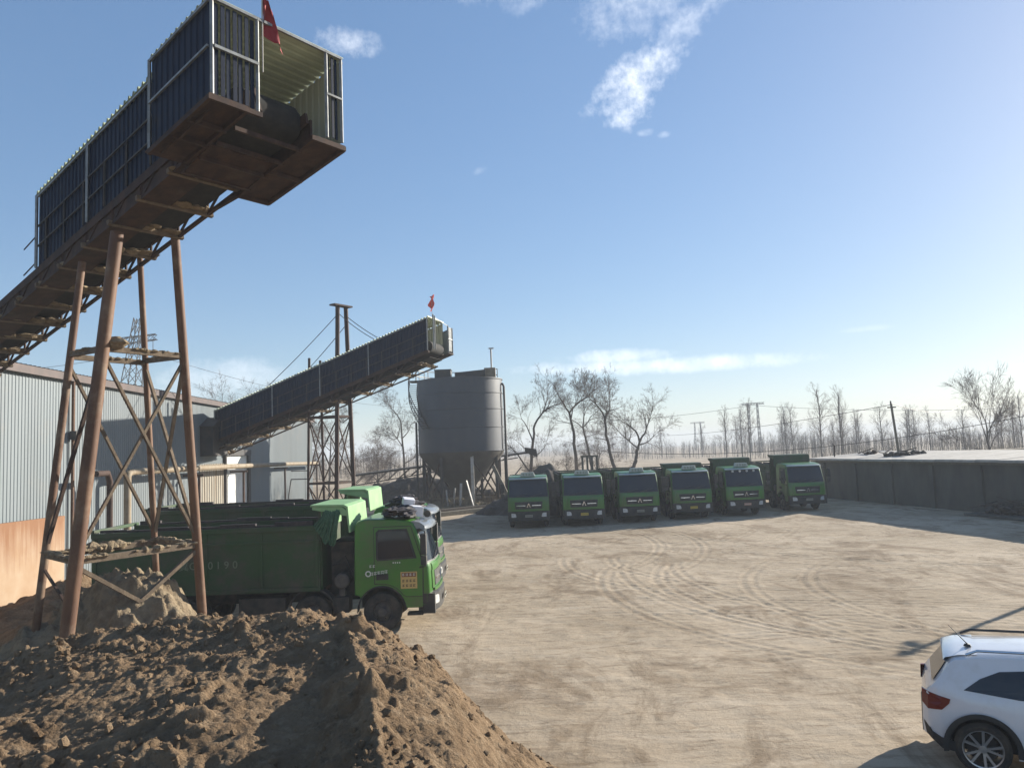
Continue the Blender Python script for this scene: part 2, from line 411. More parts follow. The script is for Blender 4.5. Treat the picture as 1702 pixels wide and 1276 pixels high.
# ---------------------------------------------------------------- ground
def axis(fine0, fine1, step, lo, hi, grow=1.18):
    a = list(np.arange(fine0, fine1, step)); s = step; x = a[-1]
    while x < hi: s *= grow; x += s; a.append(min(x, hi))
    s = step; x = fine0; b = []
    while x > lo: s *= grow; x -= s; b.append(max(x, lo))
    return np.array(b[::-1] + a)
gx_ = axis(-8, 27, .075, -1700, 1700); gy_ = axis(9, 56, .085, -250, 1700)
GX, GY = np.meshgrid(gx_, gy_)
GZ = .05 * (fbm(GX * .25, GY * .25, 4) - .5) + .030 * (fbm(GX * 1.6, GY * 1.6, 3) - .5) + .016 * (ridged(GX * 3.1, GY * 3.1, 3) - .5)
TR = np.zeros_like(GX)
def rut(cx, cy, r, a0, a1, w=.42, dep=.035, tread=.28):
    dx, dy = GX - cx, GY - cy; rr = np.hypot(dx, dy); an = np.arctan2(dy, dx)
    an = np.where(an < R(a0) - .3, an + 2 * math.pi, an)
    win = np.clip((an - R(a0)) * 6, 0, 1) * np.clip((R(a1) - an) * 6, 0, 1)
    for off in (-1.0, 1.0):
        t = np.abs(np.abs(rr - r - off) - .19) / .085
        band = np.clip(1.4 - t, 0, 1) * win
        ridge = np.exp(-((t - 1.9) / .5) ** 2) * win
        lug = .5 + .5 * np.sin(an * r / tread * 2 * math.pi / 2)
        GZ[:] += -dep * band * (.45 + .55 * lug) + dep * .55 * ridge
        TR[:] = np.maximum(TR, band)
for args in [(17, 27, 13, 150, 262), (19.5, 29, 14.5, 160, 255), (12, 33, 9, 165, 285), (20, 24, 11.5, 120, 240), (-9, 40, 17, -75, 25), (-6, 52, 22, -85, -20), (4, 60, 32, -95, -40), (30, 50, 24, 180, 255),
             (8, 5, 14, 20, 110), (2, 2, 22, 25, 100), (26, 10, 12, 90, 190), (34, 62, 38, 200, 262), (14, 46, 9, 200, 330)]: rut(*args, dep=.012)
for k in range(0):   # near straight passes
    rut(900 * math.cos(k), 900 * math.sin(k), math.hypot(900 * math.cos(k) - 11 + k * 2.2, 900 * math.sin(k) - 30 + k), -190, 190, dep=.016)
fade = np.clip((60 - GY) / 5, 0, 1) * np.clip((29 - GX) / 3, 0, 1) * np.clip((GX + 20) / 5, 0, 1)
GZ *= np.where(fade > 0, fade, 0); GZ += (1 - fade) * 0
far = np.clip((np.hypot(GX, GY) - 70) / 60, 0, 1)
GZ += far * 1.0 * (fbm(GX * .012 + 3, GY * .012, 3) - .5) * np.clip((600 - np.hypot(GX, GY)) / 300, 0, 1)
gm, nt, b = new_mat('dusty_ground'); L = nt.links
tc = N(nt, 'ShaderNodeTexCoord')
def nz_(scale, det=6, rough=.6, st=(1, 1, 1), rot=0, dist=0):
    mp = N(nt, 'ShaderNodeMapping'); mp.inputs['Scale'].default_value = st; mp.inputs['Rotation'].default_value = (0, 0, rot)
    L.new(tc.outputs['Object'], mp.inputs[0])
    n = N(nt, 'ShaderNodeTexNoise', Scale=scale, Detail=det, Roughness=rough, Distortion=dist); L.new(mp.outputs[0], n.inputs['Vector']); return n.outputs['Fac']
c = mixc(nt, ramp(nt, nz_(.13, 5, .6), (.42, .60)), (.44, .35, .25), (.335, .262, .18))
c = mixc(nt, mth(nt, 'MULTIPLY', ramp(nt, nz_(.9, 7, .7, (.35, 1.5, 1), .35), (.50, .72)), .75), c, (.52, .43, .325))
c = mixc(nt, mth(nt, 'MULTIPLY', ramp(nt, nz_(.42, 7, .72, (1, .5, 1), -.5, 1.2), (.50, .63)), .75), c, (.185, .13, .08))
c = mixc(nt, mth(nt, 'MULTIPLY', ramp(nt, nz_(2.6, 8, .75, (.45, 1.8, 1), .2, .6), (.52, .66)), .68), c, (.16, .11, .065))
c = mixc(nt, mth(nt, 'MULTIPLY', ramp(nt, nz_(2.2, 7, .75, (.6, 1.4, 1), .1), (.55, .72)), .6), c, (.50, .42, .31))
c = mixc(nt, mth(nt, 'MULTIPLY', ramp(nt, nz_(22, 3, .6), (.60, .72)), .35), c, (.14, .10, .065))
at = N(nt, 'ShaderNodeAttribute'); at.attribute_name = 'wheel_tracks'
c = mixc(nt, mth(nt, 'MULTIPLY', mth(nt, 'MULTIPLY', at.outputs['Fac'], ramp(nt, nz_(1.4, 5), (.42, .68))), .40), c, (.25, .19, .125))
L.new(c, b.inputs['Base Color']); b.inputs['Roughness'].default_value = 1; b.inputs['Specular IOR Level'].default_value = .1
bp = N(nt, 'ShaderNodeBump', Strength=.65, Distance=.03)
L.new(mth(nt, 'ADD', nz_(7, 9, .72), mth(nt, 'MULTIPLY', nz_(2.2, 5, .6, (.5, 1.5, 1), .4), .9)), bp.inputs['Height']); L.new(bp.outputs[0], b.inputs['Normal'])
M['ground'] = gm
me = grid_mesh('ground', GX, GY, GZ, 'ground')
at_ = me.attributes.new('wheel_tracks', 'FLOAT', 'POINT'); at_.data.foreach_set('value', TR.ravel().astype(np.float32))
tag(link('ground', me), kind='structure')

# ---------------------------------------------------------------- soil heaps
def clods(X, Y, Z, n, rmin, rmax, seed, region, mask=None):
    rs = np.random.RandomState(seed)
    x0, x1, y0, y1 = region
    for i in range(n):
        cx, cy = rs.uniform(x0, x1), rs.uniform(y0, y1); r = rmin + (rmax - rmin) * rs.rand() ** 3.2
        if mask is not None and rs.rand() > .06 + mask[min(np.searchsorted(Y[:, 0], cy), Y.shape[0] - 1), min(np.searchsorted(X[0], cx), X.shape[1] - 1)]: continue
        ix0, ix1 = np.searchsorted(X[0], [cx - 1.5 * r, cx + 1.5 * r]); iy0, iy1 = np.searchsorted(Y[:, 0], [cy - 1.5 * r, cy + 1.5 * r])
        if ix1 <= ix0 or iy1 <= iy0: continue
        xs, ys = X[iy0:iy1, ix0:ix1] - cx, Y[iy0:iy1, ix0:ix1] - cy
        an = rs.rand() * 6.28; st = rs.uniform(.65, 1.5)
        a, bb = (xs * math.cos(an) + ys * math.sin(an)) * st, (-xs * math.sin(an) + ys * math.cos(an)) / st
        w = .45 * (vnoise(xs / r * 1.6 + i * 3.7, ys / r * 1.6 + i * 1.3) - .5)
        d = np.maximum(np.abs(a) * .35 + np.hypot(a, bb) * .7, 0) / r + w
        sub = Z[iy0:iy1, ix0:ix1]; zc = np.median(sub)
        top = sub + r * rs.uniform(.35, .75) * np.sqrt(np.clip(1 - d ** 2, 0, 1)) * (.85 + .3 * vnoise(xs * 9 / r * .3 + i, ys * 3 / r))
        Z[iy0:iy1, ix0:ix1] = np.maximum(sub, top)
    return Z

def axis2(segs):
    a = []
    for lo, hi, st in segs: a += list(np.arange(lo, hi, st))
    return np.array(a)
hx = axis2([(-11.5, -9, .06), (-9, 1.7, .026), (1.7, 3, .08)]); hy = axis2([(2.5, 5.5, .06), (5.5, 12.9, .026), (12.9, 16.6, .07)])
HX, HY = np.meshgrid(hx, hy)
cxs = [-12, -8.0, -7.4, -6.9, -6.1, -4.75, -3.76, -2.9, -2.35, -1.8, -1.23, -.85, -.2, .46, .83, 1.2, 4]
czs = [1.5, 1.96, 2.06, 2.2, 2.38, 2.54, 2.58, 2.62, 2.40, 2.02, 1.55, 1.08, .48, .10, -.05, -.25, -.6]
crest = np.interp(HX, cxs, czs)
left = np.interp(HX, cxs[:8] + [5], czs[:8] + [2.2])
front = left - (12 - HY) * (.17 + .05 * np.clip((HX + 6) / 4, 0, 1))
rx = np.interp(HY, [2, 6, 9, 12], [-.35, -.95, -1.75, -2.75]); rz = np.interp(HY, [2, 6, 9, 12], [1.85, 2.12, 2.38, 2.62])
dl = HX - rx
wob = .35 * (fbm(HX * .9, HY * .9, 3) - .5)
ridge_ = rz - np.where(dl < 0, -dl * .72, dl * .66) - .12 * np.exp(-(dl / .4) ** 2) + wob
front = np.minimum(front, rz - .22 + np.clip((-dl - .2) / 1.6, 0, 1) * 1.1)
front = np.where(dl > 0, np.minimum(front, ridge_), front)
zf = np.maximum(front, ridge_)
zb_ = crest - (HY - 12) * np.interp(HX, [-8, -4, -2], [.36, .42, .66])
t = np.clip((HY - 11.4) / .9, 0, 1); t = t * t * (3 - 2 * t)
HZ = zf * (1 - t) + np.minimum(zf, zb_) * t
HZ = np.minimum(HZ, crest + .02 + np.clip((11.9 - HY), 0, 9) * .35)
MK = np.clip((fbm(HX * .42 + 4, HY * .42 + 2, 3) - .44) * 5.5, .0, 1); MK = np.maximum(MK, np.clip(1 - np.abs(HY - 11.3) / 1.3, 0, 1) * .8)
HZ += .34 * (fbm(HX * .8, HY * .8, 4) - .5) + (.10 * (ridged(HX * 1.7, HY * 1.7, 4, .55) - .55) + .13 * (fbm(HX * 3.2, HY * 3.2, 5, .62) - .5)) * (.35 + .65 * MK)
HZ = clods(HX, HY, HZ, 75, .07, .34, 3, (-9, 1, 5.5, 12.6))
HZ += .05 * (ridged(HX * 4.3 + fbm(HX * 2, HY * 2, 2), HY * 4.3, 3, .6) - .5) * np.clip(fbm(HX * .7 + 9, HY * .7, 2) * 3 - .8, .1, 1.4)
HZ = clods(HX, HY, HZ, 3000, .02, .12, 5, (-9, 1.4, 5.5, 12.8), mask=MK)
HZ += .05 * (ridged(HX * 7, HY * 7, 4, .7) - .5) * (.3 + .7 * MK) + .026 * (vnoise(HX * 19, HY * 19) - .5) + .03 * (vnoise(HX * 31 + 5, HY * 31) - .5)
edge = np.minimum.reduce([HX + 11.4, 2.9 - HX, HY - 2.5, 16.5 - HY])
HZ = np.where(edge < .5, HZ - (.5 - edge) * 6, HZ)
HZ = np.maximum(HZ, -.35)
sh_ = tag(link('soil_heap', grid_mesh('soil_heap', HX, HY, HZ, 'soil')), 'big brown heap of clumpy excavated soil in the foreground', 'soil heap')
_ico = np.array([(0, .526, .851), (0, -.526, .851), (0, .526, -.851), (0, -.526, -.851), (.526, .851, 0), (-.526, .851, 0), (.526, -.851, 0), (-.526, -.851, 0), (.851, 0, .526), (-.851, 0, .526), (.851, 0, -.526), (-.851, 0, -.526)])
_icf = np.array([(0, 1, 8), (0, 9, 1), (0, 5, 9), (0, 4, 5), (0, 8, 4), (1, 6, 8), (1, 7, 6), (1, 9, 7), (2, 3, 11), (2, 10, 3), (2, 4, 10), (2, 5, 4), (2, 11, 5), (3, 6, 7), (3, 10, 6), (3, 7, 11), (4, 8, 10), (6, 10, 8), (5, 11, 9), (7, 9, 11)])
rs = np.random.RandomState(77); V_, F_ = [], []
while len(V_) < 3400:
    x, y = rs.uniform(-8.8, 1.2), rs.uniform(5.6, 12.2); i0, j0 = np.searchsorted(hy, y), np.searchsorted(hx, x)
    z = HZ[i0, j0]
    if z < .05 or rs.rand() > .12 + .9 * MK[i0, j0]: continue
    r = .010 + .055 * rs.rand() ** 4
    P_ = _ico * rs.uniform(.62, 1.25, (12, 1)) * rs.uniform(.65, 1.25, 3) * r + np.array((x, y, z + r * .25))
    F_.append(_icf + 12 * len(V_)); V_.append(P_)
tag(link('loose_clods', arr_mesh('loose_clods', np.concatenate(V_), np.concatenate(F_), 'soil', False), sh_), kind='stuff')

def heap(name, cx, cy, rx, ry, h, seed, m, label, cat, step=.05, lump=.16, ncl=160, cl=(.05, .3), pw=1.0, extra=None, group=None):
    xs = np.arange(cx - rx * 1.25, cx + rx * 1.25, step); ys = np.arange(cy - ry * 1.25, cy + ry * 1.25, step)
    X, Y = np.meshgrid(xs, ys)
    d = np.hypot((X - cx) / rx, (Y - cy) / ry) + .35 * (fbm(X * .9 / rx * 2 + seed, Y * .9 / ry * 2, 4) - .5)
    Z = h * np.clip(1 - d ** pw, -.3, 1)
    if extra is not None: Z = np.maximum(Z, extra(X, Y))
    Z += lump * 1.3 * (ridged(X * 1.4 + seed, Y * 1.4, 4, .55) - .55) * np.clip(Z / h * 3 + .3, 0, 1) + lump * .8 * (ridged(X * 4 + seed, Y * 4, 4, .65) - .5)
    Z = clods(X, Y, Z, ncl, cl[0], cl[1], seed, (xs[0] + cl[1], xs[-1] - cl[1], ys[0] + cl[1], ys[-1] - cl[1]))
    ed = np.minimum.reduce([X - xs[0], xs[-1] - X, Y - ys[0], ys[-1] - Y])
    Z = np.where(ed < step * 3, -.3, np.maximum(Z, -.3))
    o = link(name, grid_mesh(name, X, Y, Z, m)); return tag(o, label, cat, group)
heap('mud_heap', -8.85, 17.8, 2.15, 1.65, 2.3, 11, 'mud', 'grey heap of wet lumpy mud under the rusty conveyor tower', 'mud heap', .04, .15, 1700, (.04, .16), 2.2,
     lambda X, Y: 1.35 * np.clip(1.25 - np.hypot((X + 10.3) / 1.5, (Y - 17.0) / 1.5), -.3, 1))
heap('earth_bank', -15.9, 27.6, 2.2, 5.2, .95, 23, 'soil', 'low sunlit earth bank along the foot of the rust stained plate', 'earth bank', .09, .1, 120, (.06, .25), .8)
heap('earth_mound', -13.4, 23.3, 2.0, 2.4, .8, 29, 'soil', 'small brown earth mound behind the left legs of the rusty tower', 'earth mound', .08, .08, 90, (.06, .22), 1)
heap('dark_heap', 2.3, 60.5, 5.2, 3.6, 3.5, 31, 'debris', 'dark brown heap rising behind the two trucks nearest the silo', 'heap', .14, .2, 120, (.15, .5), 1.0)
heap('gravel_heap', -9.5, 77, 9.5, 3.8, 2.5, 37, 'debris', 'long dark gravel heap behind the legs of the silo', 'heap', .2, .3, 150, (.2, .6), 1.3)
heap('brush_bank', -5.2, 66.8, 4.6, 2.0, .9, 41, 'brush', 'low dark bank of dry brush and rubbish around the silo legs', 'bank', .1, .12, 200, (.08, .35), 1.0)

from mathutils import noise as mnoise
def lump(mb, c, rx, ry, rz, seed, n=10, amp=.35, mi=0):
    rows = []
    for i in range(n // 2 + 1):
        ph = math.pi * i / (n // 2); row = []
        for k in range(n + 1):
            th = 2 * math.pi * (k % n) / n
            d = Vector((math.sin(ph) * math.cos(th), math.sin(ph) * math.sin(th), math.cos(ph)))
            s = 1 + amp * (mnoise.noise(d * 1.4 + Vector((seed * 3.1, seed, 0))) + .6 * mnoise.noise(d * 3.3 + Vector((0, seed * 2.3, seed))))
            row.append((c[0] + d.x * rx * s, c[1] + d.y * ry * s, c[2] + d.z * rz * s))
        rows.append(row)
    mb.grid(rows, mi, True, flip=True)

# ---------------------------------------------------------------- shed
SHX = lambda y: -18.2 - .047 * (y - 27.4)
sd = Vector((-.047, 1, 0)).normalized(); sn = Vector((1, .047, 0)).normalized()
shed = root('steel_shed', (SHX(45), 45, 0), 0, 'long pale blue grey corrugated steel shed with a dark roof edge', 'shed')
y0s, y1s = 6.0, 78.7
LS = (y1s - y0s) / sd.y
P0 = Vector((SHX(y0s), y0s, 0))
m = MB(); m.sheet(P0, sd, (0, 0, 1), LS, 8.55, sn, .21, .022)
m.build('wall', 'shed', shed)
Pe = P0 + sd * LS
m = MB(); m.sheet(Pe, -sn, (0, 0, 1), 22, lambda x: 8.5 + x * .08, sd, .21, .03); m.sheet(P0, -sn, (0, 0, 1), 22, lambda x: 8.5 + x * .08, -sd, .21, .03)
m.sheet(P0 - sn * 22, sd, (0, 0, 1), LS, 10.2, -sn, .4, .03)
m.build('gable_wall', 'shed', shed)
m = MB(); m.sheet(P0 + sn * .25 - sd * .3 + Vector((0, 0, 8.72)), sd, (-sn + Vector((0, 0, .08))).normalized(), LS + .6, 22.6, (0, 0, 1), .3, .03); m.build('roof', 'fascia', shed)
m = MB()
a = P0 + sn * .2 - sd * .3 + Vector((0, 0, 8.56)); m.bar(a, a + sd * (LS + .6), .12, .30); m.build('fascia_board', 'fascia', shed)
def wp(y, z, off=0): return Vector((SHX(y), y, z)) + sn * off
# rolling door
m = MB(); m.hexa([wp(51.4, .02, .05), wp(56, .02, .05), wp(56, .02, .10), wp(51.4, .02, .10), wp(51.4, 5.2, .05), wp(56, 5.2, .05), wp(56, 5.2, .10), wp(51.4, 5.2, .10)])
door = m.build('roller_door', 'shutter', shed)
m = MB()
for k in range(52): m.bar(wp(51.42, .1 + k * .098, .105), wp(55.98, .1 + k * .098, .105), .025, .05)
m.build('slats', 'shutter', door)
m = MB(); m.bar(wp(51.05, 5.4, .16), wp(56.5, 5.4, .16), .3, .38); m.bar(wp(56.25, 0, .14), wp(56.25, 5.2, .14), .26, .42); m.bar(wp(51.25, 0, .12), wp(51.25, 5.2, .12), .2, .22); m.build('door_frame', 'steeldark', shed)
m = MB(); m.tube([wp(54.5, 5.5, .1), wp(54.5, 5.85, .35), wp(55.0, 5.95, .55)], .05, 6); lump(m, wp(55.2, 5.92, .6), .22, .22, .12, 2); m.build('door_lamp', 'steeldark', shed)
m = MB(); m.sheet(wp(46.8, .02, .06), sd, (0, 0, 1), 4.2, 4.7, sn, .42, .05); m.build('stained_panel', 'shedold', shed)
m = MB(); m.tube([wp(31.9, 0, .16), wp(31.9, 8.4, .16)], .07, 8); m.build('downpipe', 'rustpipe', shed)
m = MB(); m.box(SHX(31.9) + .1, SHX(31.9) + .38, 31.75, 32.05, 6.0, 6.35); m.build('junction_box', 'steeldark', shed)
# opening where the second conveyor leaves the shed
m = MB()
for y, zb in ((46.6, 5.0),):
    m.hexa([wp(46.9, 5.2, .03), wp(49.6, 5.2, .03), wp(49.6, 5.2, .8), wp(46.9, 5.2, .8), wp(46.9, 7.0, .03), wp(49.6, 7.0, .03), wp(49.6, 7.0, .8), wp(46.9, 7.0, .8)])
    m.prism([(46.7, 7.0), (49.8, 7.0), (48.2, 7.6)], lambda p, t: wp(p[0], p[1], t), .03, .9)
m.build('conveyor_porch', 'steeldark', shed)

m = MB()
m.hexa([wp(20, 0, .35), wp(30.6, 0, .35), wp(30.6, 0, .55), wp(20, 0, .55), wp(20, 3.15, .35), wp(30.6, 2.98, .35), wp(30.6, 2.98, .55), wp(20, 3.15, .55)])
tag(m.build('rusty_plate', 'rustplate', None, bevel=.02), 'big rust streaked steel plate standing against the shed wall', 'steel plate')
# pipe in front of the shed
pr = root('steel_pipe', wp(55, 0, 1.0), 0, 'long dusty tan pipe running level along the shed wall', 'pipe')
m = MB(); m.tube([wp(35.0, .0, 1.0), wp(35.0, 4.3, 1.0), wp(35.06, 4.45, 1.0), wp(35.25, 4.52, 1.0), wp(35.6, 4.55, 1.0), wp(50, 4.5, 1.0), wp(63, 4.42, 1.0), wp(76, 4.3, 1.0)], [.16] * 8, 12); m.build('pipe_run', 'tanpipe', pr)
for y in (44, 52.3, 63.5, 76):
    m = MB(); m.bar(wp(y, 0, 1.0), wp(y, 4.12, 1.0), .12); m.bar(wp(y, 4.12, .1), wp(y, 4.12, 1.25), .12); m.build('bracket', 'rust', pr)
m = MB(); m.tube([wp(31.9, 4.55, 1.1), wp(32.9, 4.55, 1.1), wp(33.1, 4.2, 1.1), wp(33.1, .0, 1.1)], .13, 10)
tag(m.build('steel_pipe', 'rust'), 'short dark stub of pipe bent downward beside the rusty tower legs', 'pipe')

# ---------------------------------------------------------------- conveyor galleries
def frame(O, a, s):
    A = Vector((math.cos(a) * math.cos(s), -math.sin(a) * math.cos(s), math.sin(s))); V = Vector((math.sin(a), math.cos(a), 0)); O = Vector(O)
    return A, V, (lambda u, v, z: O + A * u + V * v + Vector((0, 0, z)))
ZUP = Vector((0, 0, 1))
def gallery(rt, A, V, Lf, ud, u0, u1, v0, v1, zb, zt, zc, posts, pitch, mudseed, rail, ribs=.2, beams=1.3, udend=None, tray=0):
    udend = u1 if udend is None else udend
    Ln = u1 - u0
    for v, n in ((v0, -V), (v1, V)):
        MB().sheet(Lf(u0, v, zb), A, ZUP, Ln, zt - zb, n, pitch, .028).build('side_panel', 'navy', rt)
    MB().sheet(Lf(u0 - .05, v0 - .09, zt + .03), A, V, Ln + .1, v1 - v0 + .18, ZUP, ribs, .075).build('roof_panel', 'roofsheet', rt)
    m = MB()
    for u in posts:
        m.bar(Lf(u, v0 - .07, zb - .02), Lf(u, v0 - .07, zt + .02), .055)
        m.bar(Lf(u, v1 + .07, zb - .02), Lf(u, v1 + .07, zt + .02), .055)
    m.bar(Lf(u0, v0 - .06, zt - .02), Lf(u1, v0 - .06, zt - .02), .035, .045)
    m.build('panel_frame', 'frame', rt)
    m = MB()
    hgt = zt - zb
    for f in (.28, .56): m.bar(Lf(u0 + .1, v0 - .06, zb + hgt * f), Lf(u1 - .1, v0 - .06, zb + hgt * f - rail), .035)
    k = u0 + .6
    while k < u1 - .2:
        m.bar(Lf(k, v0 - .065, zb), Lf(k, v0 - .065, zb + hgt * .56), .04); k += 1.05
    m.build('handrail', 'steeldark', rt)
    m = MB()
    m.hexa([Lf(ud, v0, zb - .10), Lf(udend, v0, zb - .10), Lf(udend, v1, zb - .10), Lf(ud, v1, zb - .10), Lf(ud, v0, zb - .05), Lf(udend, v0, zb - .05), Lf(udend, v1, zb - .05), Lf(ud, v1, zb - .05)])
    for v in (v0, v1): m.bar(Lf(ud, v, zb - .10), Lf(udend, v, zb - .10), .08, .20, up=ZUP)
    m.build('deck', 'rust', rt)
    if tray:
        m = MB(); m.hexa([Lf(ud, v0, zc - .03), Lf(udend - .5, v0, zc - .03), Lf(udend - .5, v0 + tray, zc - .03), Lf(ud, v0 + tray, zc - .03), Lf(ud, v0, zb - .11), Lf(udend - .5, v0, zb - .11), Lf(udend - .5, v0 + tray, zc + .0), Lf(ud, v0 + tray, zc + .0)]); m.build('skirt_plate', 'rust', rt)
    m = MB()
    q = .18
    m.hexa([Lf(ud, v0 + q, zc + .20), Lf(udend, v0 + q, zc + .20), Lf(udend, v1 - q, zc + .20), Lf(ud, v1 - q, zc + .20), Lf(ud, v0 + q, zc + .22), Lf(udend, v0 + q, zc + .22), Lf(udend, v1 - q, zc + .22), Lf(ud, v1 - q, zc + .22)])
    m.build('return_belt', 'belt', rt)
    m = MB()
    for v in (v0, v1):
        m.bar(Lf(ud, v, zc), Lf(udend - .4, v, zc), .075)
        k = ud + .3
        while k < udend - 1.0:
            m.bar(Lf(k, v, zc), Lf(k, v, zb - .1), .05); m.bar(Lf(k, v, zc), Lf(k + beams / 2, v, zb - .12), .045); m.bar(Lf(k + beams / 2, v, zb - .12), Lf(k + beams, v, zc), .045); k += beams
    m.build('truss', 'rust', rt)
    k = ud + .3; rg = random.Random(mudseed); i = 0
    while k < udend - .6:
        m = MB(); mm = MB(); m.bar(Lf(k, v0 - .12, zc), Lf(k, v1 + .12, zc), .10, .09, up=A); cb = m.build('cross_beam', 'mudsteel', rt)
        for j in range(6):
            w = v0 + .05 + (v1 - v0) * (j + rg.random() * .6) / 5.6
            lump(mm, Lf(k + rg.uniform(-.06, .06), min(w, v1), zc + .04 + rg.random() * .07), rg.uniform(.12, .26), rg.uniform(.12, .26), rg.uniform(.04, .11), i, 8); i += 1
        k += beams; mm.build('spilled_mud', 'mud', cb)

# near conveyor
a1, s1 = R(37.64), R(11.47)
O1 = (-5.074, 13.0, 11.298)
A1, V1, L1 = frame(O1, a1, s1)
cg = root('conveyor_gallery', O1, 0, 'big rusty conveyor with dark blue corrugated cladding reaching over the foreground', 'conveyor')
gallery(cg, A1, V1, L1, -17.2, -9.25, -2.1, .69, 2.2, .45, 2.28, -.05, (-9.22, -6.35), .2, 5, 0, udend=-.9, tray=.62)
# wider head house at the tip
hh, wh, lh = 1.73, 2.89, 2.1
for v, n in ((0, -V1), (wh, V1)):
    MB().sheet(L1(-lh, v, 0), A1, ZUP, lh, hh, n, .2, .028).build('head_house_panel', 'navy', cg)
MB().sheet(L1(-lh - .04, -.06, hh + .03), A1, V1, lh + .1, wh + .12, ZUP, .19, .04).build('head_house_roof', 'roofsheet', cg)
for va, vb, n in ((.05, .90, 7), (2.54, 2.84, 3)):
    w = (vb - va) / n; m = MB()
    for i in range(n):
        va_ = va + i * w; d = .02 * (i % 2)
        m.hexa([L1(-.02 + d, va_ + .012, .02), L1(d, va_ + .012, .02), L1(d, va_ + w - .03, .02), L1(-.02 + d, va_ + w - .03, .02), L1(-.02 + d, va_ + .012, hh - .02), L1(d, va_ + .012, hh - .02), L1(d, va_ + w - .03, hh - .02), L1(-.02 + d, va_ + w - .03, hh - .02)])
    m.build('end_panel', 'navy', cg)
m = MB()
for v in (0.0, .92, 2.51, wh): m.bar(L1(.03, v, -.03), L1(.03, v, hh + .04), .055)
m.bar(L1(-lh, -.05, -.02), L1(-lh, -.05, hh), .05); m.bar(L1(-lh, wh + .05, -.02), L1(-lh, wh + .05, hh), .05)
m.bar(L1(.04, -.02, hh + .02), L1(.04, wh + .02, hh + .02), .05); m.bar(L1(.05, .03, .87), L1(.05, .92, .87), .055); m.bar(L1(.05, 2.5, .87), L1(.05, wh, .87), .04)
m.bar(L1(-lh, -.06, .87), L1(0, -.06, .87), .04); m.bar(L1(-lh, -.05, hh - .02), L1(0, -.05, hh - .02), .045)
m.bar(L1(-lh, wh + .06, hh - .02), L1(0, wh + .06, hh - .02), .045); m.build('head_house_frame', 'frame', cg)
m = MB()
def slab(m, ua, ub, va, vb, za, zb): m.hexa([L1(ua, va, za), L1(ub, va, za), L1(ub, vb, za), L1(ua, vb, za), L1(ua, va, zb), L1(ub, va, zb), L1(ub, vb, zb), L1(ua, vb, zb)])
slab(m, -lh - .1, .08, -.08, .69, -.06, -.03); slab(m, -2.6, .08, 2.2, wh + .04, -.14, -.11)
m.build('walkway_floor', 'rust', cg)
m = MB()
for ua, va, ub, vb, z in ((.06, -.1, .06, .98, -.10), (.06, 2.1, .06, wh + .05, -.17), (-2.6, wh + .02, .06, wh + .02, -.18), (-2.6, 2.15, .06, 2.15, -.18), (-lh, -.06, .06, -.06, -.10), (-lh, .66, .06, .66, -.1), (-1.3, -.05, -1.3, .7, -.12), (-.7, -.05, -.7, .7, -.12), (-2.6, 2.1, -2.6, 2.93, -.18), (-1.4, 2.1, -1.4, 2.93, -.2)):
    m.bar(L1(ua, va, z), L1(ub, vb, z), .07, .09)
m.bar(L1(-1.9, .1, -.16), L1(-.2, .1, -.16), .05); m.bar(L1(.02, .98, .0), L1(-.2, .98, .55), .06)
m.bar(L1(-2.6, 2.2, -.15), L1(-3.6, 2.2, -.05), .07)
for u in (-2.2, -1.6, -1.0, -.4): m.bar(L1(u, .7, -.2), L1(u, 2.2, -.2), .06, .08)
m.build('walkway_frame', 'rust', cg)
m = MB(); ax = L1(-.62, .78, .36); bx = L1(-.62, 2.12, .36); m.tube([ax, bx], .34, 22); m.tube([L1(-.62, .55, .36), L1(-.62, 2.4, .36)], .06, 8)
m.build('head_drum', 'belt', cg)
rows = []
for i in range(12):
    t = math.pi * (i / 11) - math.pi / 2
    rows.append([L1(-.62 + .36 * math.cos(t), v, .36 + .36 * math.sin(t) + .0) for v in (.86, 2.04)])
rows = [[L1(-5, v, .02) for v in (.86, 2.04)]] + rows + [[L1(-5, v, .74) for v in (.86, 2.04)]]
m = MB(); m.grid(rows); m.build('belt', 'belt', cg)
m = MB(); m.bar(L1(-1.6, .78, .3), L1(-.1, .78, .3), .06, .22); m.bar(L1(-1.6, 2.12, .3), L1(-.1, 2.12, .3), .06, .22)
m.hexa([L1(-1.7, 2.2, -.15), L1(-.1, 2.2, -.15), L1(-.1, 2.25, -.15), L1(-1.7, 2.25, -.15), L1(-1.7, 2.2, .45), L1(-.1, 2.2, .30), L1(-.1, 2.25, .30), L1(-1.7, 2.25, .45)])
m.hexa([L1(-2.3, .7, -.22), L1(-1.2, .7, -.14), L1(-1.2, 2.2, -.14), L1(-2.3, 2.2, -.22), L1(-2.3, .7, -.18), L1(-1.2, .7, -.10), L1(-1.2, 2.2, -.10), L1(-2.3, 2.2, -.18)])
m.build('scraper_chute', 'rust', cg)
m = MB(); m.bar(L1(-3.9, 2.36, .4), L1(-3.9, 2.36, 2.95), .15, .14); m.bar(L1(-4.15, 2.36, 3.0), L1(-3.45, 2.36, 3.0), .22, .06); m.bar(L1(-3.6, 2.36, 2.2), L1(-3.6, 2.36, 2.95), .08); m.build('lifting_post', 'rust', cg)
m = MB()
for z in (.62, 1.3): m.tube([L1(-9.3, .66, z), L1(-10.1, .66, z - .05)], .018, 6)
m.build('handrail_stub', 'steeldark', cg)
def flag(name, base, top, pts, m_, label):
    f = root(name, base, 0, label, 'flag')
    m = MB(); m.tube([base, top], .013, 6); m.build('pole', 'steelpale', f)
    MB().grid(pts).build('cloth', m_, f)
base, top = L1(.05, 1.02, .75), L1(.05, 1.02, 3.2)
rows = []
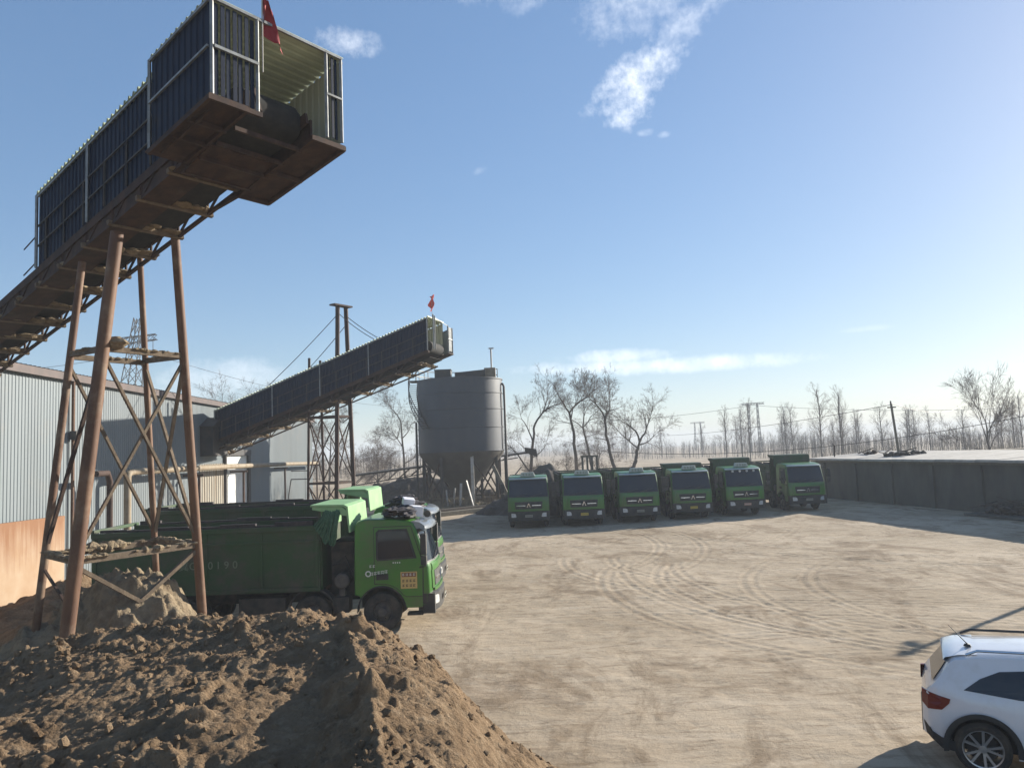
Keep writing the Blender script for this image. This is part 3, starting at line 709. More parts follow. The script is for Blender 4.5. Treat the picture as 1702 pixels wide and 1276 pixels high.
for i in range(12):
    t = i / 11
    row = []
    for j in range(8):
        q = j / 7
        row.append(L1(.05, 1.02, 2.22 - t * .72) + V1 * (q * (.10 + .42 * t ** 1.3) + .03 * math.sin(q * 9 + t * 3)) + A1 * (.06 * math.sin(q * 7 + t * 4)) + ZUP * (-.16 * q * t * t + .04 * math.sin(q * 11)))
    rows.append(row)
flag('red_flag', base, top, rows, 'flag', 'limp dark red flag on the open end of the big conveyor')

# its tower
def leg(rt, a, b, r, name='leg', m_='rustpipe', n=14):
    a, b = Vector(a), Vector(b)
    return MB().tube([a, a.lerp(b, .5), b], [r * 1.03, r, r * .97], n).build(name, m_, rt)
def on(a, b, z):
    a, b = Vector(a), Vector(b); return a + (b - a) * ((z - a.z) / (b.z - a.z))
def down(p_top, p_low): # extend a leg through p_low to the ground
    return on(p_top, p_low, -.1)
Dn = (Vector((-8.6, 16.66, 10.0)), Vector((-9.19, 15.9, 1.43))); Df = (Vector((-7.9, 17.96, 10.45)), Vector((-7.48, 18.5, 1.1)))
Un = (Vector((-9.95, 17.7, 9.65)), Vector((-10.5, 16.95, 1.06))); Uf = (Vector((-9.23, 18.98, 10.3)), Vector((-8.95, 19.4, 1.3)))
tw = root('support_tower', (-9, 17.5, 0), 0, 'tall rusty four-legged pipe tower with crossed braces carrying the big conveyor', 'tower')
G = {}
for k, (p, q), r in (('Dn', Dn, .142), ('Df', Df, .105), ('Un', Un, .085), ('Uf', Uf, .075)):
    g = down(p, q); G[k] = (p, g); leg(tw, g, p, r)
P = lambda k, z: on(G[k][0], G[k][1], z)
mm = MB(); i = 0
def muddy(mb, a, b, n, s, seed):
    rg = random.Random(seed)
    for k in range(n):
        p = a.lerp(b, rg.random()); lump(mb, p + ZUP * s * .6, s * rg.uniform(.6, 1.7), s * rg.uniform(.6, 1.4), s * rg.uniform(.35, .9), seed + k, 8)
for z, w in ((7.4, .12), (2.95, .13)):
    for ka, kb in (('Dn', 'Df'), ('Un', 'Uf'), ('Dn', 'Un'), ('Df', 'Uf')):
        a, b = P(ka, z), P(kb, z if ka[0] == kb[0] else z + .05)
        bm_ = MB().bar(a, b, w * .8, w).build('beam', 'mudsteel', tw); mm = MB()
        muddy(mm, a, b, 20 if z < 5 else 22, .085 if z < 5 else .07, int(z * 10) + len(ka)); mm.build('caked_mud', 'mud', bm_)
mm = MB(); lump(mm, P('Dn', 7.55).lerp(P('Df', 7.5), .14), .26, .22, .14, 4, 12); mm.build('mud_clod', 'mud', tw); mm = MB(); [lump(mm, P('Un', 3.0).lerp(P('Uf', 3.0), .3 + .05 * q), .16, .2, .08 + .03 * (q % 3), 9 + q, 10) for q in range(8)]
mm.build('mud_clod', 'mud', tw)
for ka, za, kb, zb in (('Dn', 7.3, 'Df', 3.1), ('Df', 7.3, 'Dn', 3.1), ('Uf', 7.3, 'Df', 3.1), ('Df', 7.3, 'Uf', 3.1), ('Dn', 7.2, 'Un', 3.1), ('Un', 7.2, 'Uf', 3.2)):
    MB().bar(P(ka, za), P(kb, zb), .075, .06).build('brace', 'rust' if ka[1] == 'n' and kb[1] == 'n' else 'mudsteel', tw)
mid = P('Dn', 1.9).lerp(P('Df', 1.9), .5)
for ka in ('Dn', 'Df'): MB().bar(P(ka, 2.85), mid, .10, .08).build('brace', 'mudsteel', tw)
MB().bar(P('Un', 2.7), P('Dn', 2.0), .05).build('brace', 'rust', tw)

# second conveyor
a2, s2 = R(16.28), R(17.92)
O2 = (-4.397, 43.876, 10.917)
A2, V2, L2 = frame(O2, a2, s2)
cg2 = root('conveyor_gallery', O2, 0, 'dark blue clad conveyor slanting up from the shed towards the grey silo', 'conveyor')
gallery(cg2, A2, V2, L2, -16.3, -15.6, -.35, 0, 2.3, 0, 1.84, -.62, (-15.55, -11.2, -7.75, -4.35, -.4), .25, 15, 0, beams=1.5)
m = MB()
for i in range(9):
    va = 2.33 + i * .075
    m.hexa([L2(-.06 - .02 * (i % 2), va, .05), L2(.0 - .02 * (i % 2), va, .05), L2(.0 - .02 * (i % 2), va + .07, .05), L2(-.06 - .02 * (i % 2), va + .07, .05), L2(-.06 - .02 * (i % 2), va, 1.5), L2(.0 - .02 * (i % 2), va, 1.5), L2(.0 - .02 * (i % 2), va + .07, 1.5), L2(-.06 - .02 * (i % 2), va + .07, 1.5)])
m.build('end_panel', 'frame', cg2)
m = MB()
for v, z in ((0, 1.9), (.22, 1.85), (2.3, 1.6), (3.02, 1.52)): m.bar(L2(0, v, -.1), L2(0, v, z), .07)
m.bar(L2(0, 2.3, .78), L2(0, 3.02, .78), .06); m.bar(L2(0, .22, 1.75), L2(0, 2.3, 1.55), .03); m.bar(L2(-.9, 3.02, 0), L2(0, 3.02, 0), .06); m.bar(L2(-.9, 3.02, 1.5), L2(0, 3.02, 1.5), .06); m.bar(L2(-1.5, 3.02, 0), L2(-1.5, 3.02, 1.5), .06)
m.build('end_frame', 'frame', cg2)
m = MB(); m.sheet(L2(-1.5, 3.0, .02), A2, ZUP, 1.5, 1.45, V2, .25, .03); m.build('side_panel', 'navy', cg2)
m = MB(); m.hexa([L2(-1.6, 2.3, -.14), L2(.05, 2.3, -.14), L2(.05, 3.05, -.14), L2(-1.6, 3.05, -.14), L2(-1.6, 2.3, -.08), L2(.05, 2.3, -.08), L2(.05, 3.05, -.08), L2(-1.6, 3.05, -.08)]); m.build('walkway_floor', 'rust', cg2)
m = MB(); m.tube([L2(-.55, .2, .25), L2(-.55, 2.1, .25)], .36, 18); m.build('head_drum', 'belt', cg2)
m = MB(); m.tube([L2(-16.0, .3, -.1), L2(-15.5, .3, 1.9), L2(-15.2, .3, 1.95)], .05, 6); m.build('bracket', 'steeldark', cg2)
base, top = L2(-.1, .1, 1.7), L2(-.1, .1, 2.6)
rows = [[L2(-.1, .1, 3.05 - i * .11) + A2 * (.34 * q * (1 - .5 * abs(i - 3) / 5) - .15 + .10 * math.sin(i * 1.1 + q * 2)) + V2 * (.08 * math.sin(q * 6 + i)) for q in [j / 5 for j in range(6)]] for i in range(9)]
flag('red_flag', base, L2(-.1, .1, 3.0), rows, 'flagpink', 'small bright red flag on the tip of the conveyor by the silo')
# mast and tower under it
tw2 = root('support_tower', (-9.6, 46.5, 0), 0, 'slim rusty lattice tower with a tall twin mast through the conveyor by the shed', 'tower')
ga = [Vector((-10.74, 46.2, -.1)), Vector((-9.93, 47.9, -.1))]
tp = [Vector((-10.5, 46.6, 14.05)), Vector((-10.13, 47.2, 14.05))]
ub = [Vector((-12.6, 46.8, -.1)), Vector((-11.95, 48.4, -.1))]
ut = [Vector((-12.38, 46.95, 10.95)), Vector((-11.95, 47.9, 10.9))]
for k in range(2):
    MB().bar(ga[k], tp[k], .22, .24).build('mast_leg', 'rust', tw2)
    MB().bar(ub[k], ut[k], .13, .13).build('leg', 'rust', tw2)
MB().bar(tp[0] + Vector((-.25, -.35, .05)), tp[1] + Vector((.2, .25, .05)), .5, .09).build('mast_cap', 'rust', tw2)
m = MB()
q = [(ga[0], tp[0]), (ga[1], tp[1]), (ub[1], ut[1]), (ub[0], ut[0])]
for i in range(4):
    a, b = q[i], q[(i + 1) % 4]
    for z in (3.3, 7.3): m.bar(on(*a, z), on(*b, z), .13)
    m.bar(on(*a, 7.2), on(*b, 3.4), .06); m.bar(on(*b, 7.2), on(*a, 3.4), .06)
    m.bar(on(*a, 7.3), on(*a, 6.8).lerp(on(*b, 7.3), .28), .05)
    m.bar(on(*a, 3.2), on(*b, .4), .06); m.bar(on(*b, 3.2), on(*a, .4), .06)
m.build('brace', 'rust', tw2)
m = MB(); a, b = on(*q[3], 3.6), on(*q[3], 3.6) + Vector((-1.1, .2, 0)); m.bar(a, b, .06); m.bar(b, b + Vector((-.2, 0, -1.2)), .05); m.bar(b + Vector((-.2, 0, -1.2)), b + Vector((-.5, 0, -3)), .05); m.bar(a + ZUP * .5, b + ZUP * .5, .05); m.build('ladder_frame', 'steeldark', tw2)
def cable(name, a, b, sag, r, label, cat='cable', n=14, m_='steeldark', group=None):
    a, b = Vector(a), Vector(b)
    pts = [a.lerp(b, t / n) - ZUP * sag * 4 * (t / n) * (1 - t / n) for t in range(n + 1)]
    return tag(MB().tube(pts, r, 5).build(name, m_), label, cat, group)
cable('stay_cable', tp[0] + Vector((.1, 0, -.5)), L2(-3.9, .2, 1.9), .12, .022, 'upper thin cable from the mast down to the conveyor towards its tip')
cable('stay_cable', tp[1] + Vector((.1, 0, -.6)), L2(-3.9, 2.1, 1.9), .12, .022, 'lower thin cable from the mast down to the conveyor towards its tip')
cable('stay_cable', tp[0] + Vector((-.1, 0, -.6)), L2(-12.0, .2, 1.9), .1, .022, 'near thin cable from the mast down to the shed end of the conveyor')
cable('stay_cable', tp[1] + Vector((-.1, 0, -1.2)), L2(-11.3, 2.1, 1.9), .1, .022, 'far thin cable from the mast down to the shed end of the conveyor')

# ---------------------------------------------------------------- silo
SC = Vector((-4.72, 69.2, 0)); SR = 3.82
silo = root('storage_silo', SC, 0, 'tall grey steel silo on legs with a spiral stair and a cone bottom', 'silo')
m = MB(); m.lathe([(SR, 4.85), (SR, 11.15), (SR + .06, 11.15), (SR + .06, 11.25), (SR - .05, 11.27)], 72, c=SC)
shell = m.build('shell', 'silo', silo)
m = MB()
for z in (4.9, 6.95, 8.55, 9.95): m.lathe([(SR - .02, z - .05), (SR + .045, z - .04), (SR + .045, z + .04), (SR - .02, z + .05)], 72, c=SC)
m.build('hoop', 'silo', shell)
m = MB(); m.lathe([(SR - .05, 11.25), (2.2, 11.34), (.4, 11.42), (0, 11.42)], 48, c=SC); m.build('roof', 'silocone', silo)
m = MB(); m.lathe([(SR - .01, 4.88), (SR - .12, 4.55), (2.35, 2.95), (1.35, 2.1), (.75, 1.0), (.0, .98)], 48, c=SC); m.build('cone', 'silocone', silo)
m = MB(); m.lathe([(2.5, 3.2), (2.58, 3.2), (2.58, 3.32), (2.5, 3.32)], 48, c=SC, closed=True); m.build('cone_ring', 'steeldark', silo)
for k in range(8):
    an = R(-72 + 45 * k); p = SC + Vector((math.cos(an), math.sin(an), 0)) * (SR - .35)
    MB().bar(p, p + ZUP * 5.2, .26, .26).build('leg', 'steelpale' if k == 0 else 'steeldark', silo)
m = MB()
for k in range(8):
    if k == 7: continue
    a = R(-72 + 45 * k); b = R(-72 + 45 * (k + 1))
    pa, pb = [SC + Vector((math.cos(t), math.sin(t), 0)) * (SR - .35) for t in (a, b)]
    m.bar(pa + ZUP * 4.2, pb + ZUP * .9, .1); m.bar(pb + ZUP * 4.2, pa + ZUP * .9, .1); m.bar(pa + ZUP * .8, pb + ZUP * .8, .1)
m.build('brace', 'rust', silo)
m = MB()
rr = SR + .02
for k in range(21):
    an = R(176 + k * 2.6); z = 11.0 - k * .20
    p, q = [SC + Vector((math.cos(an) * r, math.sin(an) * r, z)) for r in (rr, rr + .75)]
    m.bar(p, q, .24, .04, up=ZUP)
stair = m.build('stair', 'steeldark', silo)
m = MB()
for dr, dz in ((.75, .0), (.75, .95), (.75, .5), (0.02, .0)):
    m.tube([SC + Vector((math.cos(R(172 + k * 2.6)) * (rr + dr), math.sin(R(172 + k * 2.6)) * (rr + dr), 11.3 - k * .2 + dz)) for k in range(23)], .035, 5)
for k in range(0, 22, 3):
    an = R(176 + k * 2.6); p = SC + Vector((math.cos(an) * (rr + .75), math.sin(an) * (rr + .75), 11.0 - k * .2)); m.bar(p, p + ZUP * .95, .04)
m.build('handrail', 'steeldark', stair)
m = MB()
for an, r1 in ((R(183), .35),):
    p = SC + Vector((math.cos(an) * (SR + .12), math.sin(an) * (SR + .12) - .4, 0)); m.tube([p + ZUP * 0, p + ZUP * 7.6], .10, 8)
m.build('down_pipe', 'steeldark', silo); m = MB()
p = SC + Vector((SR + .16, -.8, 0)); m.tube([p + ZUP * .2, p + ZUP * 10.5, p + Vector((-.1, 0, 10.75)), p + Vector((-.3, .1, 10.75))], .10, 8)
m.build('fill_pipe', 'steeldark', silo)
m = MB(); an0, an1 = 120, 330
pl = [SC + Vector((math.cos(R(t)) * (SR + .1), math.sin(R(t)) * (SR + .1), 11.3)) for t in range(150, 291, 7)]
pl2 = [SC + Vector((math.cos(R(t)) * (SR + .1), math.sin(R(t)) * (SR + .1), 11.3)) for t in range(30, 151, 7)]
for pp in (pl[:8], pl2):
    for dz in (.55, 1.1): m.tube([p + ZUP * dz for p in pp], .045, 5)
    for p in pp[::2]: m.bar(p, p + ZUP * 1.1, .07)
m.build('railing', 'steelpale', silo)
m = MB(); m.box(SC.x - 4.4, SC.x - 3.0, SC.y - 1.2, SC.y + .6, 11.22, 11.3); m.build('platform', 'steeldark', silo)
m = MB(); m.box(SC.x - 1.95, SC.x - .55, SC.y - 2.9, SC.y - 1.7, 11.3, 11.95); m.box(SC.x - 2.0, SC.x - .5, SC.y - 2.95, SC.y - 1.65, 11.95, 12.02); m.build('hatch', 'steeldark', silo, bevel=.02)
m = MB(); m.hexa([Vector((SC.x + a, SC.y + b, z)) for a, b, z in ((-.2, -2.4, 11.4), (2.4, -2.3, 11.4), (2.4, -1.5, 11.4), (-.2, -1.6, 11.4), (-.2, -2.4, 11.75), (2.4, -2.3, 11.95), (2.4, -1.5, 11.95), (-.2, -1.6, 11.75))]); m.build('roof_ramp', 'steeldark', silo)
m = MB(); m.box(SC.x + 2.3, SC.x + 3.3, SC.y - 1.7, SC.y - .6, 11.35, 12.15); m.build('dust_filter', 'tanpipe', silo, bevel=.03)
m = MB(); p = SC + Vector((2.95, -1.1, 12.15)); m.tube([p, p + ZUP * 1.75], .075, 8); m.bar(p + Vector((-.2, 0, 1.78)), p + Vector((.25, 0, 1.78)), .1, .12); m.build('vent_pipe', 'steelpale', silo)
# things around the silo
ic = root('belt_conveyor', (-7, 75, 0), 0, 'small dark belt conveyor sloping up behind the legs of the silo', 'conveyor')
pa, pb = Vector((-15.6, 74.5, 2.95)), Vector((1.5, 74.5, 4.55))
m = MB()
for dy in (0, 1.0):
    m.bar(pa + Vector((0, dy, 0)), pb + Vector((0, dy, 0)), .12, .16); m.bar(pa + Vector((0, dy, -.95)), pa.lerp(pb, .93) + Vector((0, dy, -.35)), .09)
    for k in range(14):
        t = k / 14 * .9; m.bar(pa.lerp(pb, t) + Vector((0, dy, -.9 + t * .6)), pa.lerp(pb, t + .06) + Vector((0, dy, 0)), .06)
m.build('truss', 'steeldark', ic)
m = MB(); m.hexa([pa + Vector((0, .1, .1)), pb + Vector((0, .1, .1)), pb + Vector((0, .9, .1)), pa + Vector((0, .9, .1)), pa + Vector((0, .1, .16)), pb + Vector((0, .1, .16)), pb + Vector((0, .9, .16)), pa + Vector((0, .9, .16))]); m.build('belt', 'steelpale', ic)
m = MB(); m.lathe([(0, -.1), (.30, -.1), (.30, 1.1), (0, 1.1)], 12, 'y', pb + Vector((.1, 0, .05))); m.hexa([pb + Vector(q) for q in ((-.5, -.08, .1), (.7, -.08, -.5), (.7, 1.08, -.5), (-.5, 1.08, .1), (-.5, -.08, .5), (.6, -.08, .3), (.6, 1.08, .3), (-.5, 1.08, .5))]); m.build('head_cover', 'steeldark', ic)
for t in (.55, .86):
    p = pa.lerp(pb, t); m = MB(); m.bar((p.x, 74.5, 0), (p.x, 74.5, p.z), .28); m.bar((p.x, 75.5, 0), (p.x, 75.5, p.z), .28); m.bar((p.x + .1, 74.6, 1.6), (p.x + 1.5, 74.6, 3.2), .1); m.build('leg', 'steeldark', ic)
tag(MB().bar((-6.0, 59.4, .16), (-.5, 64.2, .19), .34, .34).build('timber_log', 'timber', None, bevel=.04), 'long pale squared log lying on the ground before the silo', 'log')
tag(MB().bar((-7.2, 60.2, .2), (-1.4, 65.4, .24), .3, .42).build('timber_log', 'debris', None, bevel=.04), 'long dark squared log lying behind the pale log before the silo', 'log')
rg = random.Random(4)
for i, (x, y, h, tl, w) in enumerate([(-4.75, 65.6, 1.5, .1, .2), (-3.6, 65.0, 1.75, -.55, .17), (-5.35, 65.9, 1.1, .15, .14), (-5.8, 65.6, 1.0, -.12, .12)]):
    tag(MB().bar((x, y, .3), (x + tl, y + .3, .3 + h + .4), w, .07).build('timber_plank', 'steelpale'), ['upright pale plank left in the rubbish under the silo cone', 'pale plank leaning against the front silo leg', 'shorter pale plank second in the rubbish under the silo', 'thinnest pale plank standing under the left of the silo cone'][i], 'plank')
tag(MB().bar((-1.9, 66.1, 3.6), (-.4, 65.6, .3), .12, .3).build('timber_plank', 'timber'), 'long pale plank sloping down between the right legs of the silo', 'plank')
rk = root('steel_rack', (5.6, 58, 0), 0, 'four upright rusty posts under a crossbar rising behind the second parked truck', 'steel rack')
for k in range(4):
    x = 5.05 + k * .36; MB().bar((x, 58, 0), (x, 58, 4.12), .14, .14).build('post', 'timber', rk)
MB().bar((4.92, 58, 4.17), (6.26, 58, 4.17), .2, .13).build('crossbar', 'timber', rk); MB().bar((4.95, 58, 3.1), (6.2, 58, 3.1), .15, .12).build('crossbar', 'timber', rk)

# ---------------------------------------------------------------- low building with a pale roof
WX = lambda y: 25.4 + (61.8 - y) * .189
wd = Vector((.189, -1, 0)).normalized(); wn = Vector((-1, -.189, 0)).normalized()   # along, towards the yard
low = root('low_shed', (WX(50), 50, 0), 0, 'long low grey rendered shed with a pale flat roof along the right of the yard', 'shed')
W0 = Vector((WX(64.5), 64.5, 0)); WL = 42.0; WHt = 3.02
def bx(m, s0, s1, d0, d1, z0, z1, zz1=None):
    zz1 = z1 if zz1 is None else zz1
    p = lambda s, d, z: W0 + wd * s - wn * d + ZUP * z
    m.hexa([p(s0, d0, z0), p(s1, d0, z0), p(s1, d1, z0), p(s0, d1, z0), p(s0, d0, z1), p(s1, d0, z1), p(s1, d1, zz1), p(s0, d1, zz1)])
m = MB(); bx(m, 0, WL, 0, .24, 0, WHt); bx(m, 0, .24, .241, 6, 0, WHt, WHt + .4); bx(m, .2, WL, 6, 6.24, 0, WHt + .4); m.build('wall', 'wall', low)
for k in range(10):
    m = MB(); bx(m, 1.2 + k * 4.1, 1.55 + k * 4.1, -.16, -.002, 0, WHt - .2); m.build('pilaster', 'wall', low, bevel=.015)
m = MB()
rg = random.Random(8); s = -.4
while s < WL:
    w = rg.uniform(1.3, 2.4); j = rg.uniform(-.05, .06)
    bx(m, s, s + w - .025, -.42 + j, 6.5, WHt + .005 + abs(j) * .4, WHt + .17 + abs(j) * .4, WHt + .56 + abs(j) * .4); s += w
m.build('roof', 'slab', low, bevel=.03)
m = MB(); bx(m, -.2, WL, -.2, -.1, WHt - .12, WHt - .003); m.build('eave_beam', 'timber', low)
def lowp(s, d, z): return W0 + wd * s - wn * d + ZUP * z
def scatter(name, label, cat, c, n, rx, ry, h, m_, seed, planks=4):
    rg = random.Random(seed); m = MB()
    for i in range(n):
        q = rg.random(); lump(m, (c[0] + rg.gauss(0, rx * .4), c[1] + rg.gauss(0, ry * .4), c[2] + h * .5 * rg.random()), rg.uniform(.1, .3), rg.uniform(.1, .3), rg.uniform(.06, .2), seed + i, 8)
    for i in range(planks):
        p = Vector((c[0] + rg.uniform(-rx, rx) * .6, c[1] + rg.uniform(-ry, ry) * .6, c[2] + rg.uniform(.05, h))); d = Vector((rg.uniform(-1, 1), rg.uniform(-1, 1), rg.uniform(-.1, .35))).normalized() * rg.uniform(.4, 1.1)
        m.bar(p - d, p + d, .12, .06)
    return tag(m.build(name, m_), label, cat)
scatter('scrap_heap', 'heap of brown scrap on the pale roof at the foot of the leaning pole', 'scrap', lowp(7.6, 2.6, WHt + .32), 26, 1.6, 1.2, .5, 'debris', 3, 9)
scatter('scrap_heap', 'small reddish scrap lying on the pale roof nearest the end truck', 'scrap', lowp(2.4, 3.4, WHt + .4), 8, .9, .6, .3, 'rust', 13, 5)
tag(MB().tube([lowp(2.6, .2, WHt + .3), lowp(2.7, .2, WHt + 1.2), lowp(2.2, .4, WHt + 1.35)], .05, 6).build('vent_pipe', 'rust'), 'thin bent rusty pipe sticking up at the roof edge by the small scrap', 'pipe')
scatter('rubble_pile', 'dark heap of rubbish against the foot of the low grey wall', 'rubble', lowp(20.3, -.75, .25), 40, 1.5, 1.2, .7, 'debris', 23, 10)
m = MB(); bx(m, 18.4, 24.5, -2.0, -.7, .005, .16); tag(m.build('concrete_slab', 'wall', None, bevel=.03), 'low concrete slab on the ground under the rubbish by the wall', 'slab')
m = MB(); m.hexa([(38, 84, 0), (60, 76, 0), (60, 80, 0), (38, 88, 0), (38, 84.5, 2.75), (60, 76.5, 3.1), (60, 79, 3.1), (38, 87, 2.75)]); tag(m.build('back_wall', 'brush'), 'long brown earth wall behind the pale roof below the bare trees', 'wall')
# ---------------------------------------------------------------- dump trucks
PROF = [(.30, .62, 1), (.04, .66, 1), (0, .95, 1), (.0, 1.3, 1), (.02, 1.72, 1), (.06, 1.84, 1), (.20, 2.3, 1), (.37, 2.82, 1), (.46, 2.94, .8), (.62, 3.02, .5), (1.2, 3.08, 0), (1.95, 3.10, 0), (2.16, 3.04, 0), (2.24, 2.9, 0), (2.26, 1.6, 0), (2.26, 1.02, 0)]
ARCH = [(1.5 + .66 * math.cos(R(t)), .58 + .66 * math.sin(R(t)), 0) for t in range(25, 166, 14)]
PROF2 = PROF + [(2.12, .98, 0)] + ARCH + [(.84, .72, 0), (.80, .62, 0)]
def cabpt(x, p, off=0, ins=0):
    y, z, w = p
    y = y + w * .17 * (abs(x) / 1.25) ** 2.8
    xx = x * (1 - .05 * min(max((z - 1.9) / 1.1, 0), 1))
    k = 1 - ins
    return (xx, 1.15 + (y - 1.15) * k - off, 1.9 + (z - 1.9) * k)
def front_y(z):
    for (y0, z0, _), (y1, z1, _) in zip(PROF[1:], PROF[2:]):
        if z0 <= z <= z1: return y0 + (y1 - y0) * (z - z0) / (z1 - z0)
    return .05
def fpatch(m, x0, x1, z0, z1, off, nx=12, nz=6, mi=0, tx=1.0):
    rows = []
    for i in range(nz + 1):
        z = z0 + (z1 - z0) * i / nz
        k = 1 + (tx - 1) * i / nz
        rows.append([cabpt((x0 + (x1 - x0) * j / nx) * k, (front_y(z), z, 1), off) for j in range(nx + 1)])
    m.grid(rows, mi, True, flip=True)
def fslab(m, x0, x1, z0, z1, off, th=.03, nx=10, nz=3, tx=1.0):   # a thin curved slab lying on the cab front
    fpatch(m, x0, x1, z0, z1, off, nx, nz, 0, tx)
    b = len(m.v) - (nx + 1) * (nz + 1)
    per = [b + j for j in range(nx + 1)] + [b + i * (nx + 1) + nx for i in range(1, nz + 1)] + [b + nz * (nx + 1) + j for j in range(nx - 1, -1, -1)] + [b + i * (nx + 1) for i in range(nz - 1, 0, -1)]
    q = [m.v[i] for i in per]; n = len(q)
    m.add(q + [(x, y + th, z) for x, y, z in q], [(i, (i + 1) % n, n + (i + 1) % n, n + i) for i in range(n)])
def side_x(z): return 1.25 * (1 - .05 * min(max((z - 1.9) / 1.1, 0), 1))
def spoly(m, poly, off, s, th=.012):
    n = len(poly); o = [(s * (side_x(z) + off), y, z) for y, z in poly]; i_ = [(s * (side_x(z) + off - th), y, z) for y, z in poly]
    m.add(o + i_, [tuple(range(n))] + [(i, (i + 1) % n, n + (i + 1) % n, n + i) for i in range(n)])
def glyph(m, put, x, y, s, rg):
    """one small unreadable character: a few strokes, as blurred in the photograph"""
    for k in range(2): put(m, x - s * .42, x + s * .42, y - s * .4 + s * (.15 + .55 * k), y - s * .4 + s * (.27 + .55 * k))
    a = x + rg.uniform(-.25, .1) * s; put(m, a - s * .07, a + s * .07, y - s * .45, y + s * .48)
    a = x + rg.uniform(.2, .35) * s; put(m, a - s * .06, a + s * .06, y - s * .45, y + s * .3)
def put_side(m, y0, y1, z0, z1, x): m.hexa([(x, y0, z0), (x + .004, y0, z0), (x + .004, y1, z0), (x, y1, z0), (x, y0, z1), (x + .004, y0, z1), (x + .004, y1, z1), (x, y1, z1)])

MESH = {}
def shared(key, fn):
    if key not in MESH: MESH[key] = fn()
    return MESH[key]
def child(t, name, key, fn, mats, bevel=0, loc=None, sharp=40):
    def mk():
        m = MB(); fn(m); return m.mesh(name, mats, sharp)
    o = link(name, shared((name, key), mk), t, loc)
    if bevel:
        b = o.modifiers.new('bevel', 'BEVEL'); b.width = bevel; b.segments = 2; b.limit_method = 'ANGLE'; b.angle_limit = R(35)
    return o
def wheel(t, x, y, s, dual=False, r=.53, w=.30):
    def tyre(m):
        for d in ((0, .33) if dual else (0,)):
            pr_ = [(.29, -w / 2 + .02), (r - .10, -w / 2), (r - .03, -w / 2 + .02), (r, -w / 2 + .06), (r, -.02), (r - .02, -.015), (r - .02, .015), (r, .02), (r, w / 2 - .06), (r - .03, w / 2 - .02), (r - .10, w / 2), (.29, w / 2 - .02)]
            m.lathe([(a, b - d) for a, b in pr_], 36, 'x')
    def rim(m):
        a = .02 if dual else .10
        m.lathe([(.295, w / 2 - .03), (.28, w / 2 - .05), (.26, a - .06), (.16, a + (-.08 if dual else .0)), (.13, a + .03), (.12, a + .09), (0, a + .10)], 28, 'x')
        for k in range(10):
            an = k * math.pi / 5; m.lathe([(.018, a - .02), (.018, a + .03), (0, a + .03)], 6, 'x', (0, math.cos(an) * .2, math.sin(an) * .2))
        m.lathe([(.29, -w / 2 + .03), (.2, -w / 2 + .1), (0, -w / 2 + .1)], 20, 'x')
    o = child(t, 'wheel', dual, tyre, 'tyre', loc=(x, y, r)); o.rotation_euler = (0, 0, 0 if s > 0 else math.pi)
    child(o, 'rim', dual, rim, 'rim')
